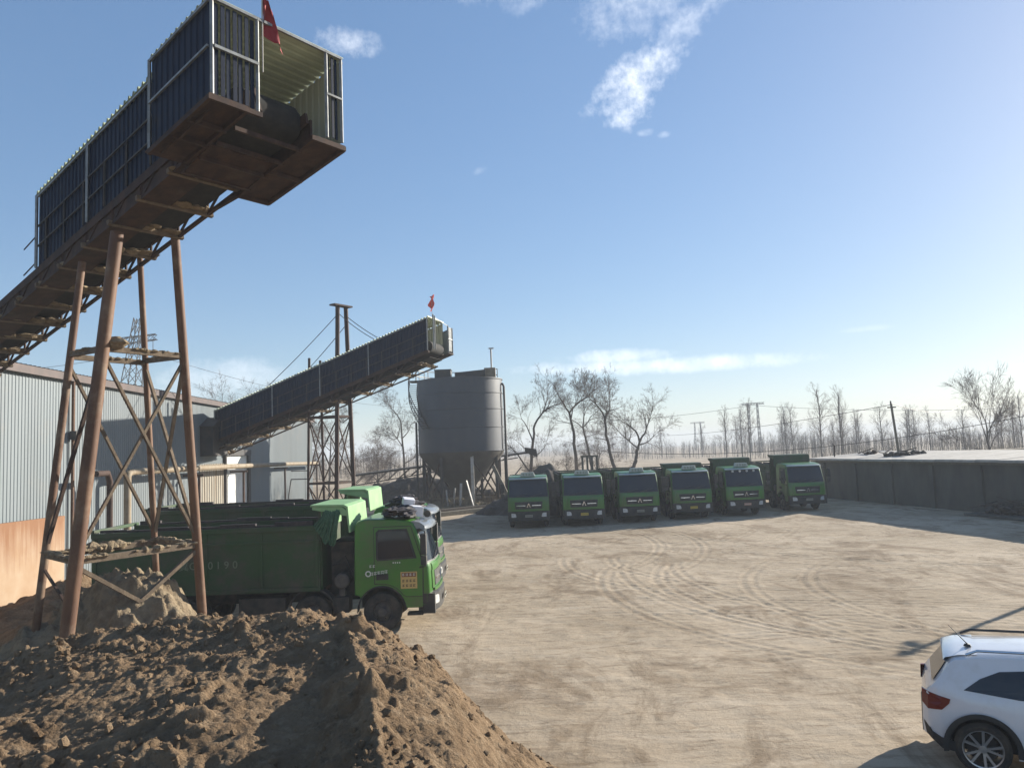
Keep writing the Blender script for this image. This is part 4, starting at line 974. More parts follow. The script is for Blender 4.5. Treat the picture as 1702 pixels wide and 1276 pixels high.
def dump_truck(loc, rz, label, group, zt=2.95, zc=3.55, head=True, sign=True, visor=False, lamps=False, plate='plate_y', ribs=5, text=None, bedlen=9.5, glare=None):
    t = root('dump_truck', loc, rz, label, 'dump truck', group)
    def cab(m):
        st = [(-1.25, .035), (-1.235, .012), (-1.19, 0), (-1.0, 0), (-.6, 0), (0, 0), (.6, 0), (1.0, 0), (1.19, 0), (1.235, .012), (1.25, .035)]
        rows = [[cabpt(x, p, 0, i) for p in PROF2 + PROF2[:1]] for x, i in st]
        m.grid(rows, 0, True, flip=True)
        n = len(PROF2)
        m.add(rows[0][:-1], [tuple(range(n))]); m.add(rows[-1][:-1], [tuple(range(n - 1, -1, -1))])
    child(t, 'cab', 0, cab, 'green', sharp=32)
    def wsur(m): fslab(m, -1.21, 1.21, 1.84, 2.88, .010, .03, 14, 6, .985)
    ws = child(t, 'windshield', 0, lambda m: fslab(m, -1.165, 1.165, 1.89, 2.84, .016, .03, 14, 6, .985), 'glass')
    child(ws, 'windshield_frame', 0, wsur, 'black')
    def wip(m):
        for x in (-.75, .15): m.bar(cabpt(x, (front_y(1.9), 1.9, 1), .05), cabpt(x + .7, (front_y(2.05), 2.05, 1), .05), .025)
    child(ws, 'wiper', 0, wip, 'black')
    def gr(m):
        fslab(m, -.80, .80, 1.16, 1.58, .012, .03, 10, 3, 1.06)
    g = child(t, 'grille', 0, gr, 'black')
    def grb(m):
        for s in (-1, 1):
            for z in (1.36,): fslab(m, min(s * .2, s * .74), max(s * .2, s * .74), z - .022, z + .022, .035, .03, 4, 1)
    child(g, 'grille_bar', 0, grb, 'chrome')
    def emb(m):
        for a, b in (((-.10, 1.25), (0, 1.49)), ((.10, 1.25), (0, 1.49))):
            m.bar((a[0], -.04, a[1]), (b[0], -.04, b[1]), .035, .02, up=(0, 1, 0))
    child(g, 'emblem', 0, emb, 'chrome')
    def lip(m):
        fslab(m, -.98, .98, 1.04, 1.12, .05, .06, 12, 1)
        fslab(m, -1.02, 1.02, 1.62, 1.80, .022, .03, 12, 2)
        for s in (-1, 1): fslab(m, min(s * .9, s * 1.06), max(s * .9, s * 1.06), 1.12, 1.62, .02, .03, 3, 3)
    child(t, 'front_panel', 0, lip, 'green')
    def bump(m):
        rows = []
        for z, o in ((.46, .0), (.50, .10), (.98, .12), (1.02, .04)):
            rows.append([cabpt(x, (.02, z, 1.3), o) for x in [-1.25 + 2.5 * j / 16 for j in range(17)]])
        m.grid(rows, 0, True, flip=True)
        for s in (-1, 1): m.box(min(s * 1.06, s * 1.25), max(s * 1.06, s * 1.25), .02, .36, .46, 1.0)
        m.box(-1.1, 1.1, .1, .5, .48, .9)
    child(t, 'bumper', 0, bump, 'black', sharp=30)
    for s in (-1, 1):
        def hl(m, s=s):
            rows = []
            for z, a, b in ((.68, .80, 1.16), (.72, .76, 1.21), (.88, .80, 1.215), (.92, .88, 1.18)):
                rows.append([cabpt(s * (a + (b - a) * j / 6), (.02, z, 1.3), .135) for j in range(7)])
            m.grid(rows, 0, True, flip=(s > 0))
        child(t, 'headlight', s, hl, 'lamp')
        spoly_gasket = [(.50, 1.98), (1.60, 1.94), (1.64, 2.0), (1.64, 2.72), (1.56, 2.80), (.76, 2.80)]
        def dr(m, s=s): spoly(m, [(.36, .95), (.80, .95)] + [(1.5 + .74 * math.cos(R(q)), .58 + .74 * math.sin(R(q))) for q in range(146, 80, -10)] + [(1.68, 1.33), (1.68, 2.86), (.66, 2.86), (.34, 1.85)], .012, s)
        d = child(t, 'door', s, dr, 'green')
        child(d, 'door_seal', s, lambda m, s=s: spoly(m, [(.335, .93), (.80, .93)] + [(1.5 + .72 * math.cos(R(q)), .58 + .72 * math.sin(R(q))) for q in range(146, 80, -10)] + [(1.70, 1.30), (1.70, 2.88), (.65, 2.88), (.315, 1.85)], .005, s, .02), 'black')
        child(d, 'window_seal', s, lambda m, s=s: spoly(m, spoly_gasket, .016, s), 'black')
        child(d, 'window', s, lambda m, s=s: spoly(m, [(.58, 2.03), (1.56, 1.99), (1.58, 2.03), (1.58, 2.68), (1.52, 2.74), (.80, 2.74)], .020, s), 'glass')
        def hd(m, s=s): m.box(min(s * 1.26, s * 1.30), max(s * 1.26, s * 1.30), 1.34, 1.60, 1.46, 1.55); m.box(min(s * 1.262, s * 1.275), max(s * 1.262, s * 1.275), 1.3, 1.64, 1.42, 1.58)
        child(d, 'handle', s, hd, 'black')
        def mir(m, s=s):
            m.tube([(s * 1.2, .42, 2.78), (s * 1.52, .22, 2.74), (s * 1.56, .22, 1.80), (s * 1.24, .42, 1.72)], .025, 6)
            m.box(min(s * 1.44, s * 1.68), max(s * 1.44, s * 1.68), .18, .34, 2.12, 2.68); m.box(min(s * 1.44, s * 1.66), max(s * 1.44, s * 1.66), .18, .34, 1.84, 2.08)
        child(t, 'mirror', s, mir, 'black', .03)
        def fen(m, s=s):
            for cy in (1.5, 3.45):
                rows = [[(s * x, cy + r_ * math.cos(R(q)), .56 + r_ * math.sin(R(q))) for x, r_ in ((.92, .69), (1.27, .69), (1.28, .66))] for q in range(-2, 183, 12)]
                m.grid(rows, 0, False); rows = [[(p[0], p[1], p[2] + .012) for p in r_] for r_ in rows]; m.grid(rows, 0, False, True)
        child(t, 'mudguard', s, fen, 'chassis')
        def stp(m, s=s): m.box(min(s * .9, s * 1.24), max(s * .9, s * 1.24), .36, .80, .42, .48)
        child(t, 'step', s, stp, 'chassis')
        wheel(t, s * 1.06, 1.5, s); wheel(t, s * 1.06, 3.45, s); wheel(t, s * 1.08, 6.95, s, True); wheel(t, s * 1.08, 8.3, s, True)
    def fplate(m): m.box(-.23, .23, -.165, -.15, .68, .83)
    pl_ = child(t, 'number_plate', plate, fplate, plate)
    def pg(m):
        rg = random.Random(hash(loc[0]) % 99)
        for k in range(6): glyph(m, lambda m, x0, x1, z0, z1: m.box(x0, x1, -.172, -.166, z0, z1), -.17 + .068 * k, .755, .055, rg)
    child(pl_, 'plate_lettering', plate, pg, 'glyph_w' if plate == 'plate_r' else 'glyph_d')
    if visor:
        def vs(m):
            sec = [(.40, 2.80), (.20, 2.74), (.10, 2.76), (.12, 2.86), (.26, 2.96), (.50, 3.00)]
            rows = [[cabpt(x, (y, z, 1), 0) for y, z in sec + sec[:1]] for x in [-1.2 + 2.4 * j / 14 for j in range(15)]]
            m.grid(rows, 0, True, flip=True)
            m.add(rows[0][:-1], [tuple(range(6))]); m.add(rows[-1][:-1], [tuple(range(5, -1, -1))])
        child(t, 'visor_or_lit_rim', 0, vs, 'visor', sharp=60)
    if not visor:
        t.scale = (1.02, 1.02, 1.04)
        def lit_rim(m):  # pale strip added on row cabs, its colour standing in for the sunlit roof edge
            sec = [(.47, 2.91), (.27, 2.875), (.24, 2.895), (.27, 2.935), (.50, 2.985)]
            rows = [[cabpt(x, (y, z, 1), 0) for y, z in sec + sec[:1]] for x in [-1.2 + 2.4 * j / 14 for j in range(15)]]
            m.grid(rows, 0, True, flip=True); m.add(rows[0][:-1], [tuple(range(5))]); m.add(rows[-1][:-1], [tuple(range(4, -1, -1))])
        child(t, 'visor_or_lit_rim', 1, lit_rim, 'roofsign', sharp=50)
    if sign:
        def sg(m): m.prism([(-.47, 3.05), (.47, 3.05), (.38, 3.30), (-.38, 3.30)], lambda p, q: (p[0], q, p[1]), .62, .84)
        s_ = child(t, 'roof_sign', 0, sg, 'roofsign', .02)
        def sgl(m):
            rg = random.Random(5)
            for k in range(4): glyph(m, lambda m, x0, x1, z0, z1: m.box(x0, x1, .612, .618, z0, z1), -.26 + .175 * k, 3.17, .14, rg)
        child(s_, 'sign_lettering', 0, sgl, 'glyph_f')
    if lamps:
        for x in (-.72, -.24, .24, .72):
            child(t, 'roof_lamp', x, lambda m, x=x: m.lathe([(0, -.02), (.07, -.01), (.085, .04), (.06, .12), (0, .13)], 14, 'y', cabpt(x, (.36, 2.80, 1), .07)), 'lamp')
    # chassis
    def ch(m):
        for s in (-.42, .42): m.box(s - .06, s + .06, .6, bedlen - .1, .78, 1.06)
        for y in (1.5, 3.45, 6.95, 8.3): m.tube([(-1.0, y, .53), (1.0, y, .53)], .09, 8)
        for y in (2.4, 4.4, 5.6, 7.6): m.box(-.42, .42, y, y + .12, .82, 1.02)
        m.box(-.5, .5, .6, 2.2, .55, 1.2); m.box(-.75, .75, 2.35, 3.0, 1.0, 2.45)
        m.box(-1.2, -.6, 4.2, 5.5, .5, 1.02); m.tube([(.95, 4.1, .8), (.95, 5.6, .8)], .3, 16)
        for s in (-1, 1):
            for y in (6.95, 8.3):
                rows = [[(s * x, y + .62 * math.cos(R(q)), .53 + .60 * math.sin(R(q))) for x in (.72, 1.24)] for q in range(30, 151, 15)]; m.grid(rows, 0, False); m.grid([[(a, b, c + .01) for a, b, c in r_] for r_ in rows], 0, False, True)
    child(t, 'chassis', bedlen, ch, 'chassis')
    child(t, 'air_filter', 0, lambda m: (m.lathe([(0, -1.24), (.17, -1.24), (.21, -1.2), (.21, -.75), (0, -.75)], 20, 'x', (0, 2.62, 1.42)), m.box(-1.15, -.9, 2.55, 2.7, 1.0, 1.25)), 'rim')
    child(t, 'battery_box', 0, lambda m: m.box(-1.22, -.75, 2.42, 2.86, .55, .98), 'chassis', .02)
    def hoses(m):
        for k in range(6): m.tube([(-.9 + .12 * k, 2.4, 1.5 + .1 * (k % 3)), (-.9 + .12 * k, 2.6, 1.9 + .15 * (k % 2)), (-.85 + .1 * k, 2.95, 1.8)], .025, 6)
        m.tube([(.95, 2.5, .9), (.95, 2.5, 3.0)], .07, 8)
    child(t, 'hose', 0, hoses, 'black')
    # bed
    y0, y1, zf = 3.2, bedlen, 1.22
    bed = root('bed', (0, 0, 0)); bed.parent = t
    def floor_(m): m.box(-1.17, 1.17, y0 + .06, y1 - .06, zf, zf + .1); m.box(-.6, .6, y0, y1 - .3, zf - .14, zf - .001)
    child(bed, 'floor', bedlen, floor_, 'bedin')
    for s in (-1, 1):
        def sw(m, s=s):
            x0_, x1_ = (1.17, 1.245)
            m.box(min(s * x0_, s * x1_), max(s * x0_, s * x1_), y0, y1, zf - .02, zt)
            m.box(min(s * 1.246, s * 1.30), max(s * 1.246, s * 1.30), y0, y1, zt - .13, zt + .01)
            m.box(min(s * 1.246, s * 1.285), max(s * 1.246, s * 1.285), y0, y1, zt - .46, zt - .39)
            m.box(min(s * 1.246, s * 1.29), max(s * 1.246, s * 1.29), y0, y1, zf - .04, zf + .08)
            for k in range(ribs):
                y = y0 + .05 + (y1 - y0 - .2) * k / max(ribs - 1, 1); m.box(min(s * 1.2455, s * 1.282), max(s * 1.2455, s * 1.282), y, y + .10, zf + .081, zt - .131)
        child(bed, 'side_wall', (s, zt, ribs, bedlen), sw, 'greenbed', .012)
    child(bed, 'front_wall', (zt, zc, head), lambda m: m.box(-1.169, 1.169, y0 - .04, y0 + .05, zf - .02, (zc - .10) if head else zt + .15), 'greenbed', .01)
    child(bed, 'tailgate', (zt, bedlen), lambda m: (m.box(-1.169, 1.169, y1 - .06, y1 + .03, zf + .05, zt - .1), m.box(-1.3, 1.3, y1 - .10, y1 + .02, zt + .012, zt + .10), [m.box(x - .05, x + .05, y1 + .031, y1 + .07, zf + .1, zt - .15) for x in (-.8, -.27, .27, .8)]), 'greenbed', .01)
    def rim_(m, s):
        rg = random.Random(3 + s)
        if True:
            y = y0 + .2
            while y < y1 - .3:
                w = rg.uniform(.5, 1.1); h = rg.uniform(.03, .12); m.box(min(s * 1.12, s * 1.22), max(s * 1.12, s * 1.22), y, min(y + w, y1 - .1), zt + .0105, zt + .02 + h); y += w
    for s in (-1, 1): child(bed, 'rolled_cover', (zt, bedlen, s), lambda m, s=s: rim_(m, s), 'tarp')
    if head:
        def cn(m):
            a, b = zc, zc - .80
            m.prism([(3.45, a), (2.50, a - .02), (2.39, a - .08), (2.33, b), (2.38, b - .01), (2.45, a - .14), (2.53, a - .075), (3.45, a - .055)], lambda p, q: (q, p[0], p[1]), -1.28, 1.28)
            for s in (-1.23, 1.23): m.prism([(3.4, a - .06), (2.56, a - .08), (2.43, a - .2), (2.40, a - .35), (3.4, a - .14)], lambda p, q: (q, p[0], p[1]), s - .03, s + .03)
            m.box(-1.24, 1.24, 3.14, 3.159, zt - .1, a - .06)
        child(bed, 'cab_guard', (zc,), cn, 'greenpale' if visor else 'greenbed', .012)
    else:
        child(bed, 'cab_guard', (zt, 'low'), lambda m: (m.box(-1.24, 1.24, 2.75, 3.159, zt + .12, zt + .19), m.box(-1.24, 1.24, 2.72, 2.78, zt - .12, zt + .119)), 'greenbed', .01)
    if text:
        for chs, yy in text:
            me = text_mesh(chs, .29)
            me.transform(Matrix.Rotation(math.pi / 2, 4, 'X')); me.transform(Matrix.Rotation(-math.pi / 2, 4, 'Z')); me.transform(Matrix.Translation((-1.25, yy, 1.98)))
            me.materials.clear(); me.materials.append(M['glyph_f']); link('bed_letter', me, bed)
    return t

ROW = 'dump trucks parked in a row across the yard'
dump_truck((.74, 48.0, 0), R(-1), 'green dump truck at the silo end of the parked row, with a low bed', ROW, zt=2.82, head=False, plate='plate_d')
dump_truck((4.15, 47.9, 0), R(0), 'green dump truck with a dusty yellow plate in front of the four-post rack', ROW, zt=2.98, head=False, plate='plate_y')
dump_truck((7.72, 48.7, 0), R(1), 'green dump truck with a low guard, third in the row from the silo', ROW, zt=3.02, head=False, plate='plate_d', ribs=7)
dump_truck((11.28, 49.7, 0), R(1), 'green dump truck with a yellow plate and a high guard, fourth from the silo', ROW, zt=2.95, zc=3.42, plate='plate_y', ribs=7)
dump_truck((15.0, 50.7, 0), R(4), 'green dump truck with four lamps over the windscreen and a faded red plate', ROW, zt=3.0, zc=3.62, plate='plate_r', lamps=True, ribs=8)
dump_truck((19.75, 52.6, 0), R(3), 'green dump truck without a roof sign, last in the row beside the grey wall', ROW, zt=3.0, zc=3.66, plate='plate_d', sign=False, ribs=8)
near = dump_truck((-2.35, 23.1, 0), R(90), 'lettered green dump truck seen side on just behind the big soil heap', 'dump trucks standing side on by the conveyor', zt=2.98, zc=3.56, sign=False, visor=True, plate='plate_d', text=[('冀', 7.02), ('G', 6.76), ('0', 6.27), ('1', 6.05), ('9', 5.82), ('0', 5.58)], bedlen=9.6)
dump_truck((-2.75, 28.3, 0), R(90), 'green dump truck mostly hidden behind the nearest side-on truck', 'dump trucks standing side on by the conveyor', zt=3.22, zc=3.74, sign=False, visor=True, plate='plate_d', ribs=6, bedlen=10.2)
# marks on the near truck's door
dn = [o for o in near.children if o.name.startswith('door') and o.data.vertices[0].co.x < 0][0]
def stk(m): m.hexa([(-1.268, .50, 1.16), (-1.262, .50, 1.16), (-1.262, .96, 1.16), (-1.268, .96, 1.16), (-1.268, .50, 1.62), (-1.262, .50, 1.62), (-1.262, .96, 1.62), (-1.268, .96, 1.62)])
sk = child(dn, 'door_sticker', 0, stk, 'sticker')
child(dn, 'sticker_band', 0, lambda m: put_side(m, .53, .93, 1.48, 1.595, -1.2715), 'sticker_head')
def sl_(m):
    rg = random.Random(2)
    for r_ in range(2):
        for k in range(4): glyph(m, lambda m, a, b, c, d: put_side(m, a, b, c, d, -1.2725), .58 + .10 * k, 1.24 + .13 * r_, .08, rg)
child(dn, 'sticker_lettering', 0, sl_, 'glyph_d')
def sw_(m):
    rg = random.Random(6)
    for k in range(4): glyph(m, lambda m, a, b, c, d: put_side(m, a, b, c, d, -1.2765), .58 + .10 * k, 1.54, .075, rg)
    for k in range(5): glyph(m, lambda m, a, b, c, d: put_side(m, a, b, c, d, -1.2705), 1.36 + .10 * k, 1.64 - .012 * k, .10, rg)
    for k in range(2): glyph(m, lambda m, a, b, c, d: put_side(m, a, b, c, d, -1.2705), 1.70 + .09 * k, 1.80, .08, rg)
    m.lathe([(.05, -.002), (.085, -.002), (.085, .002), (.05, .002)], 16, 'x', (-1.27, 1.86, 1.60))
    for k in range(4): put_side(m, .96 + k * .06, .99 + k * .06, 1.86, 1.90, -1.2705)
child(dn, 'white_lettering', 0, sw_, 'glyph_w')
# things on the near truck
rb = MB(); rg = random.Random(12)
for k in range(20):
    y = -2.35 - 2.62 - .40 * k / 19; X_ = y; z0 = 3.42 - .05 * rg.random(); z1 = 2.35 + .5 * (k / 19) ** 2 + rg.uniform(0, .15); yy = 21.78 + rg.uniform(-.04, .04)
    rb.tube([(X_, yy + .12, z0), (X_ - .01, yy - .02, z0 - .15), (X_ - .06 + rg.uniform(-.03, .03), yy - .05, (z0 + z1) / 2), (X_ - .12 - k * .006, yy - .04, z1 + .05), (X_ - .15 - k * .006, yy - .03, z1), (X_ - .19 - k * .006, yy, z1 + .08), (X_ - .12, yy + .03, (z0 + z1) / 2), (X_ - .04, yy + .1, z0 - .05)], .022, 6)
tag(rb.build('rope_bundle', 'rope'), 'bundle of green ropes hanging under the cab guard of the nearest truck', 'rope')
def bundle(name, c, rx, ry, rz, n, m_, seed, label, cat):
    rg = random.Random(seed); m = MB()
    for i in range(n): lump(m, (c[0] + rg.uniform(-rx, rx), c[1] + rg.uniform(-ry, ry), c[2] + rg.uniform(0, rz)), rg.uniform(.14, .34), rg.uniform(.18, .4), rg.uniform(.06, .13), seed + i, 16, .75)
    return tag(m.build(name, m_), label, cat)
bundle('tarpaulin_bundle', (-3.4, 22.6, 3.14), .42, .45, .14, 12, 'tarp', 3, 'crumpled black tarpaulin lying on the cab roof of the nearest truck', 'tarpaulin')
bundle('tarpaulin_bundle', (-3.35, 23.6, 3.2), .32, .35, .34, 12, 'tarp', 17, 'higher black tarpaulin bundle at the far side of the nearest cab roof', 'tarpaulin')
o = MB().box(-.17, .17, -.16, .16, 0, .30).build('white_box', 'whitebox', None, bevel=.015); o.location = (-2.97, 22.75, 3.07); o.rotation_euler = (.1, .12, .5); tag(o, 'white box on the cab roof of the nearest truck, nearer the windscreen', 'box')
o = MB().box(-.17, .17, -.16, .16, 0, .28).build('white_box', 'whitebox', None, bevel=.015); o.location = (-3.25, 23.15, 3.3); o.rotation_euler = (.2, .15, .3); tag(o, 'white box on top of the black tarpaulin of the nearest truck', 'box')
o = MB().tube([(0, -.1, 0), (0, .1, 0)], .10, 16).build('round_lamp', 'black'); o.location = (-2.63, 22.9, 3.12); tag(o, 'small round black lamp at the front of the nearest truck roof', 'lamp')

# ---------------------------------------------------------------- white car
CL = 4.78
def itp(pts, y): return float(np.interp(y, [p[0] for p in pts], [p[1] for p in pts]))
TOP = [(0, .62), (.06, .80), (.2, .93), (.7, 1.02), (1.3, 1.09), (1.42, 1.12), (1.8, 1.38), (2.2, 1.60), (2.6, 1.665), (3.3, 1.68), (4.0, 1.64), (4.30, 1.59), (4.36, 1.55), (4.48, 1.38), (4.62, 1.19), (4.70, 1.09), (4.76, .92), (4.78, .65), (4.78, .5)]
HW = [(0, .62), (.08, .76), (.3, .87), (.9, .935), (2.2, .945), (3.6, .945), (4.2, .92), (4.55, .87), (4.7, .80), (4.78, .68)]
WC = [(1.05, .37), (4.04, .37)]
def arch(y, r=.43):
    for c, z in WC:
        if abs(y - c) < r: return z + math.sqrt(r * r - (y - c) ** 2)
    return 0
def belt(y): return min(itp([(1.0, 1.0), (2.5, 1.0), (3.6, 1.05), (4.3, 1.12), (4.78, 1.15)], y), itp(TOP, y) - .03)
def ring(y):
    w, t = itp(HW, y), itp(TOP, y); zb = itp([(0, .42), (.3, .26), (4.3, .26), (4.78, .46)], y); a = max(arch(y), zb); b = max(belt(y), a + .06); sl = max(a + .03, min(.45, b - .05))
    sl = max(a + .02, zb + .12); b = max(b, sl + .05); mid = max(.5 * (sl + b), sl + .02)
    gh = min(max((t - b) / .6, 0), 1); xr = w * .965 - .21 * gh; ze = max(t - .05 * gh - .005, b + .005)
    return [(0, zb if a <= zb + .01 else a), (w * .93, a), (w * .995, sl), (w, mid), (w * .965, b), (xr + (w * .965 - xr) * .5 + .012 * gh, b + (ze - b) * .5), (xr, ze), (xr * .88, max(t - .012, ze)), (xr * .5, t + .01 * gh), (0, t + .015 * gh)]
def car_x(y, z):
    r_ = ring(y)[2:7]
    return float(np.interp(z, [p[1] for p in r_], [p[0] for p in r_]))
car = root('parked_car', (10.55, 10.42, 0), R(63), 'white hatchback utility car with black cladding parked at the right edge of the yard', 'car')
ys = sorted(set([round(v, 3) for v in list(np.linspace(0, CL, 70)) + [c + .43 * math.cos(R(q)) for c, _ in WC for q in range(0, 181, 9)] + [4.3, 4.36, 4.42, 4.48, 4.55, 4.62, 4.70, 4.73, 4.76, .06]]))
m = MB()
for s in (1, -1):
    m.grid([[(s * x, y, z) for x, z in ring(y)] for y in ys], 0, True, flip=(s < 0))
for y in (0, CL):
    r_ = ring(y); q = [(x, y, z) for x, z in r_] + [(-x, y, z) for x, z in r_[::-1]]; m.add(q, [tuple(range(len(q)))])
m.build('body', 'carwhite', car, world=False, sharp=34)
def cpoly(m, poly, off, s, th=.02):
    pp = []
    for (a, b), (c, d) in zip(poly, poly[1:] + poly[:1]):
        k = max(1, int(math.hypot(c - a, d - b) / .08))
        pp += [(a + (c - a) * i / k, b + (d - b) * i / k) for i in range(k)]
    n = len(pp); cy, cz = sum(p[0] for p in pp) / n, sum(p[1] for p in pp) / n
    o = [(s * (car_x(y, z) + off), y, z) for y, z in pp]; mid = [(s * (car_x(cy + (y - cy) * .5, cz + (z - cz) * .5) + off), cy + (y - cy) * .5, cz + (z - cz) * .5) for y, z in pp]
    i_ = [(s * (car_x(y, z) + off - th), y, z) for y, z in pp]
    m.add(o + mid + i_, [tuple(range(n, 2 * n))] + [(i, (i + 1) % n, n + (i + 1) % n, n + i) for i in range(n)] + [(i, (i + 1) % n, 2 * n + (i + 1) % n, 2 * n + i) for i in range(n)], 0, False)
for s in (-1, 1):
    m = MB(); cpoly(m, [(1.62, 1.07), (2.5, 1.06), (3.55, 1.10), (4.22, 1.165), (4.0, 1.33), (3.75, 1.44), (3.3, 1.49), (2.5, 1.49), (2.2, 1.44)], .006, s); w_ = m.build('window', 'glass', car, world=False)
    for y in (3.33, 2.35):
        m = MB(); cpoly(m, [(y, 1.06), (y + .09, 1.065), (y + .04, 1.48), (y - .04, 1.48)], .011, s); m.build('window_pillar', 'black', w_, world=False)
    m = MB(); cpoly(m, [(4.765, 1.10), (4.40, 1.02), (4.42, .96), (4.52, .86), (4.70, .84), (4.775, .90)], .014, s, .05); m.build('tail_lamp', 'tail', car, world=False)
    m = MB(); cpoly(m, [(4.775, .68), (4.70, .54), (4.55, .46), (4.37, .43), (4.37, .29), (4.55, .31), (4.74, .47)], .014, s, .05); cpoly(m, [(1.40, .29), (3.25, .29), (3.27, .40), (1.38, .40)], .012, s, .03)
    for c, z in WC:
        P_ = [(s * (.955), c + rr_ * math.cos(R(q)), z + rr_ * math.sin(R(q))) for rr_ in (.43, .50) for q in range(-8, 189, 7)]
        n = len(P_) // 2
        m.add(P_ + [(s * .80, y, zz) for _, y, zz in P_[:n]], [(i, i + 1, n + i + 1, n + i) for i in range(n - 1)] + [(i, i + 1, 2 * n + i + 1, 2 * n + i) for i in range(n - 1)])
    m.build('cladding', 'carblack', car, world=False)
    m = MB(); cpoly(m, [(3.40, .50), (3.408, .50), (3.47, .78), (3.48, 1.05), (3.472, 1.05), (3.462, .78)], .002, s, .004); cpoly(m, [(2.40, .45), (2.408, .45), (2.408, 1.05), (2.40, 1.05)], .002, s, .004); m.build('door_gap', 'black', car, world=False)
    m = MB(); m.box(min(s * .945, s * .985), max(s * .945, s * .985), 3.16, 3.36, .87, .905); m.build('door_handle', 'carwhite', car, world=False, bevel=.012)
    m = MB(); m.tube([(s * .70, 4.15, 1.63), (s * .69, 4.0, 1.695), (s * .69, 2.6, 1.725), (s * .70, 2.3, 1.66)], .02, 8); m.build('roof_rail', 'chrome' if s < 0 else 'carblack', car, world=False)
    for c, z in WC:
        m = MB(); r_, w2 = .365, .23
        m.lathe([(.25, -w2 / 2 + .02), (r_ - .05, -w2 / 2), (r_, -w2 / 2 + .04), (r_, w2 / 2 - .04), (r_ - .05, w2 / 2), (.25, w2 / 2 - .02)], 40, 'x', (0, 0, 0))
        wh_ = m.build('wheel', 'tyre', car, world=False); wh_.location = (s * .81, c, z); wh_.rotation_euler = (0, 0, 0 if s > 0 else math.pi)
        m = MB(); m.lathe([(.262, w2 / 2 - .005), (.245, w2 / 2 - .01), (.235, w2 / 2 - .04), (.23, -.08)], 40, 'x')
        for k in range(5):
            for d in (-.13, .13):
                an = k * 2 * math.pi / 5 + d; a2_ = k * 2 * math.pi / 5 + d * 1.9
                m.bar((w2 / 2 - .04, .05 * math.cos(an), .05 * math.sin(an)), (w2 / 2 - .02, .245 * math.cos(a2_), .245 * math.sin(a2_)), .034, .03, up=(1, 0, 0))
        m.lathe([(0, w2 / 2 - .012), (.055, w2 / 2 - .015), (.065, w2 / 2 - .05)], 20, 'x')
        m.build('rim', 'alloy', wh_, world=False)
        m = MB(); m.lathe([(.0, -.04), (.2, -.04), (.2, .0), (.0, .0)], 24, 'x'); m.build('brake_disc', 'steeldark', wh_, world=False)
m = MB()
m.grid([[(x, y + .012, z + .006) for x in np.linspace(-xx, xx, 9)] for y, z, xx in ((4.375, 1.53, .52), (4.48, 1.38, .60), (4.61, 1.203, .66))], 0, True); m.build('rear_window', 'glass', car, world=False)
m = MB(); m.grid([[(x, y, z - .03 * (x / .7) ** 2) for x in np.linspace(-.64, .64, 11)] for y, z in ((4.0, 1.657), (4.25, 1.632), (4.42, 1.585), (4.45, 1.55), (4.41, 1.52), (4.33, 1.53))], 0, True)
m.build('rear_spoiler', 'carwhite', car, world=False)
m = MB(); m.box(-.66, .66, .45, 4.45, .27, .85); m.build('underbody', 'carblack', car, world=False)
m = MB(); m.grid([[(x, y, z) for x in np.linspace(-xx, xx, 7)] for y, z, xx in ((4.74, .42, .6), (4.79, .47, .64), (4.79, .64, .66), (4.77, .68, .66))]); m.build('rear_skirt', 'carblack', car, world=False)
m = MB(); m.lathe([(0, 0), (.055, 0), (.04, .03), (0, .045)], 12, 'z', (-.25, 4.1, 1.655)); m.tube([(-.25, 4.1, 1.69), (-.25, 4.33, 1.95)], [.009, .004], 6); m.build('antenna', 'carblack', car, world=False)
m = MB(); m.grid([[(x, y - .006, z + .010) for x in np.linspace(-xx, xx, 9)] for y, z, xx in ((1.46, 1.15, .74), (1.8, 1.385, .68), (2.16, 1.59, .60))], 0, True); m.build('windscreen', 'glass', car, world=False)
m = MB()
for s in (-1, 1): m.hexa([(s * .97, 2.0, 1.04), (s * 1.12, 2.0, 1.05), (s * 1.12, 1.86, 1.05), (s * .97, 1.86, 1.04), (s * .97, 2.0, 1.17), (s * 1.11, 2.0, 1.18), (s * 1.11, 1.86, 1.16), (s * .97, 1.86, 1.15)])
m.build('mirror', 'carwhite', car, world=False, bevel=.02)
m = MB()
for s in (-1, 1): m.grid([[(s * x, y, z) for x, y in ((.45, .085), (.62, .12), (.76, .22), (.84, .38))] for z in (.72, .84)], 0, True, flip=s < 0)
m.build('headlight', 'lamp', car, world=False)
# ---------------------------------------------------------------- bare trees
def seg_mesh(name, segs, n, m_):
    a = np.array(segs, float)            # x0 y0 z0 r0 x1 y1 z1 r1
    p0, q0, p1, q1 = a[:, :3], a[:, 3], a[:, 4:7], a[:, 7]
    d = p1 - p0; d /= np.maximum(np.linalg.norm(d, axis=1, keepdims=True), 1e-6)
    u = np.where(np.abs(d[:, 2:3]) < .9, [[0, 0, 1.]], [[1., 0, 0]])
    x = np.cross(d, u); x /= np.linalg.norm(x, axis=1, keepdims=True); y = np.cross(x, d)
    vs = []
    for p, q in ((p0, q0), (p1, q1)):
        for k in range(n):
            t = 2 * math.pi * k / n; vs.append(p + (x * math.cos(t) + y * math.sin(t)) * q[:, None])
    v = np.stack(vs, 1).reshape(-1, 3); b = (np.arange(len(a)) * 2 * n)[:, None]
    f = np.stack([np.concatenate([b + k, b + n + k, b + n + (k + 1) % n, b + (k + 1) % n], 1) for k in range(n)], 1).reshape(-1, 4)
    return arr_mesh(name, v, f, m_)
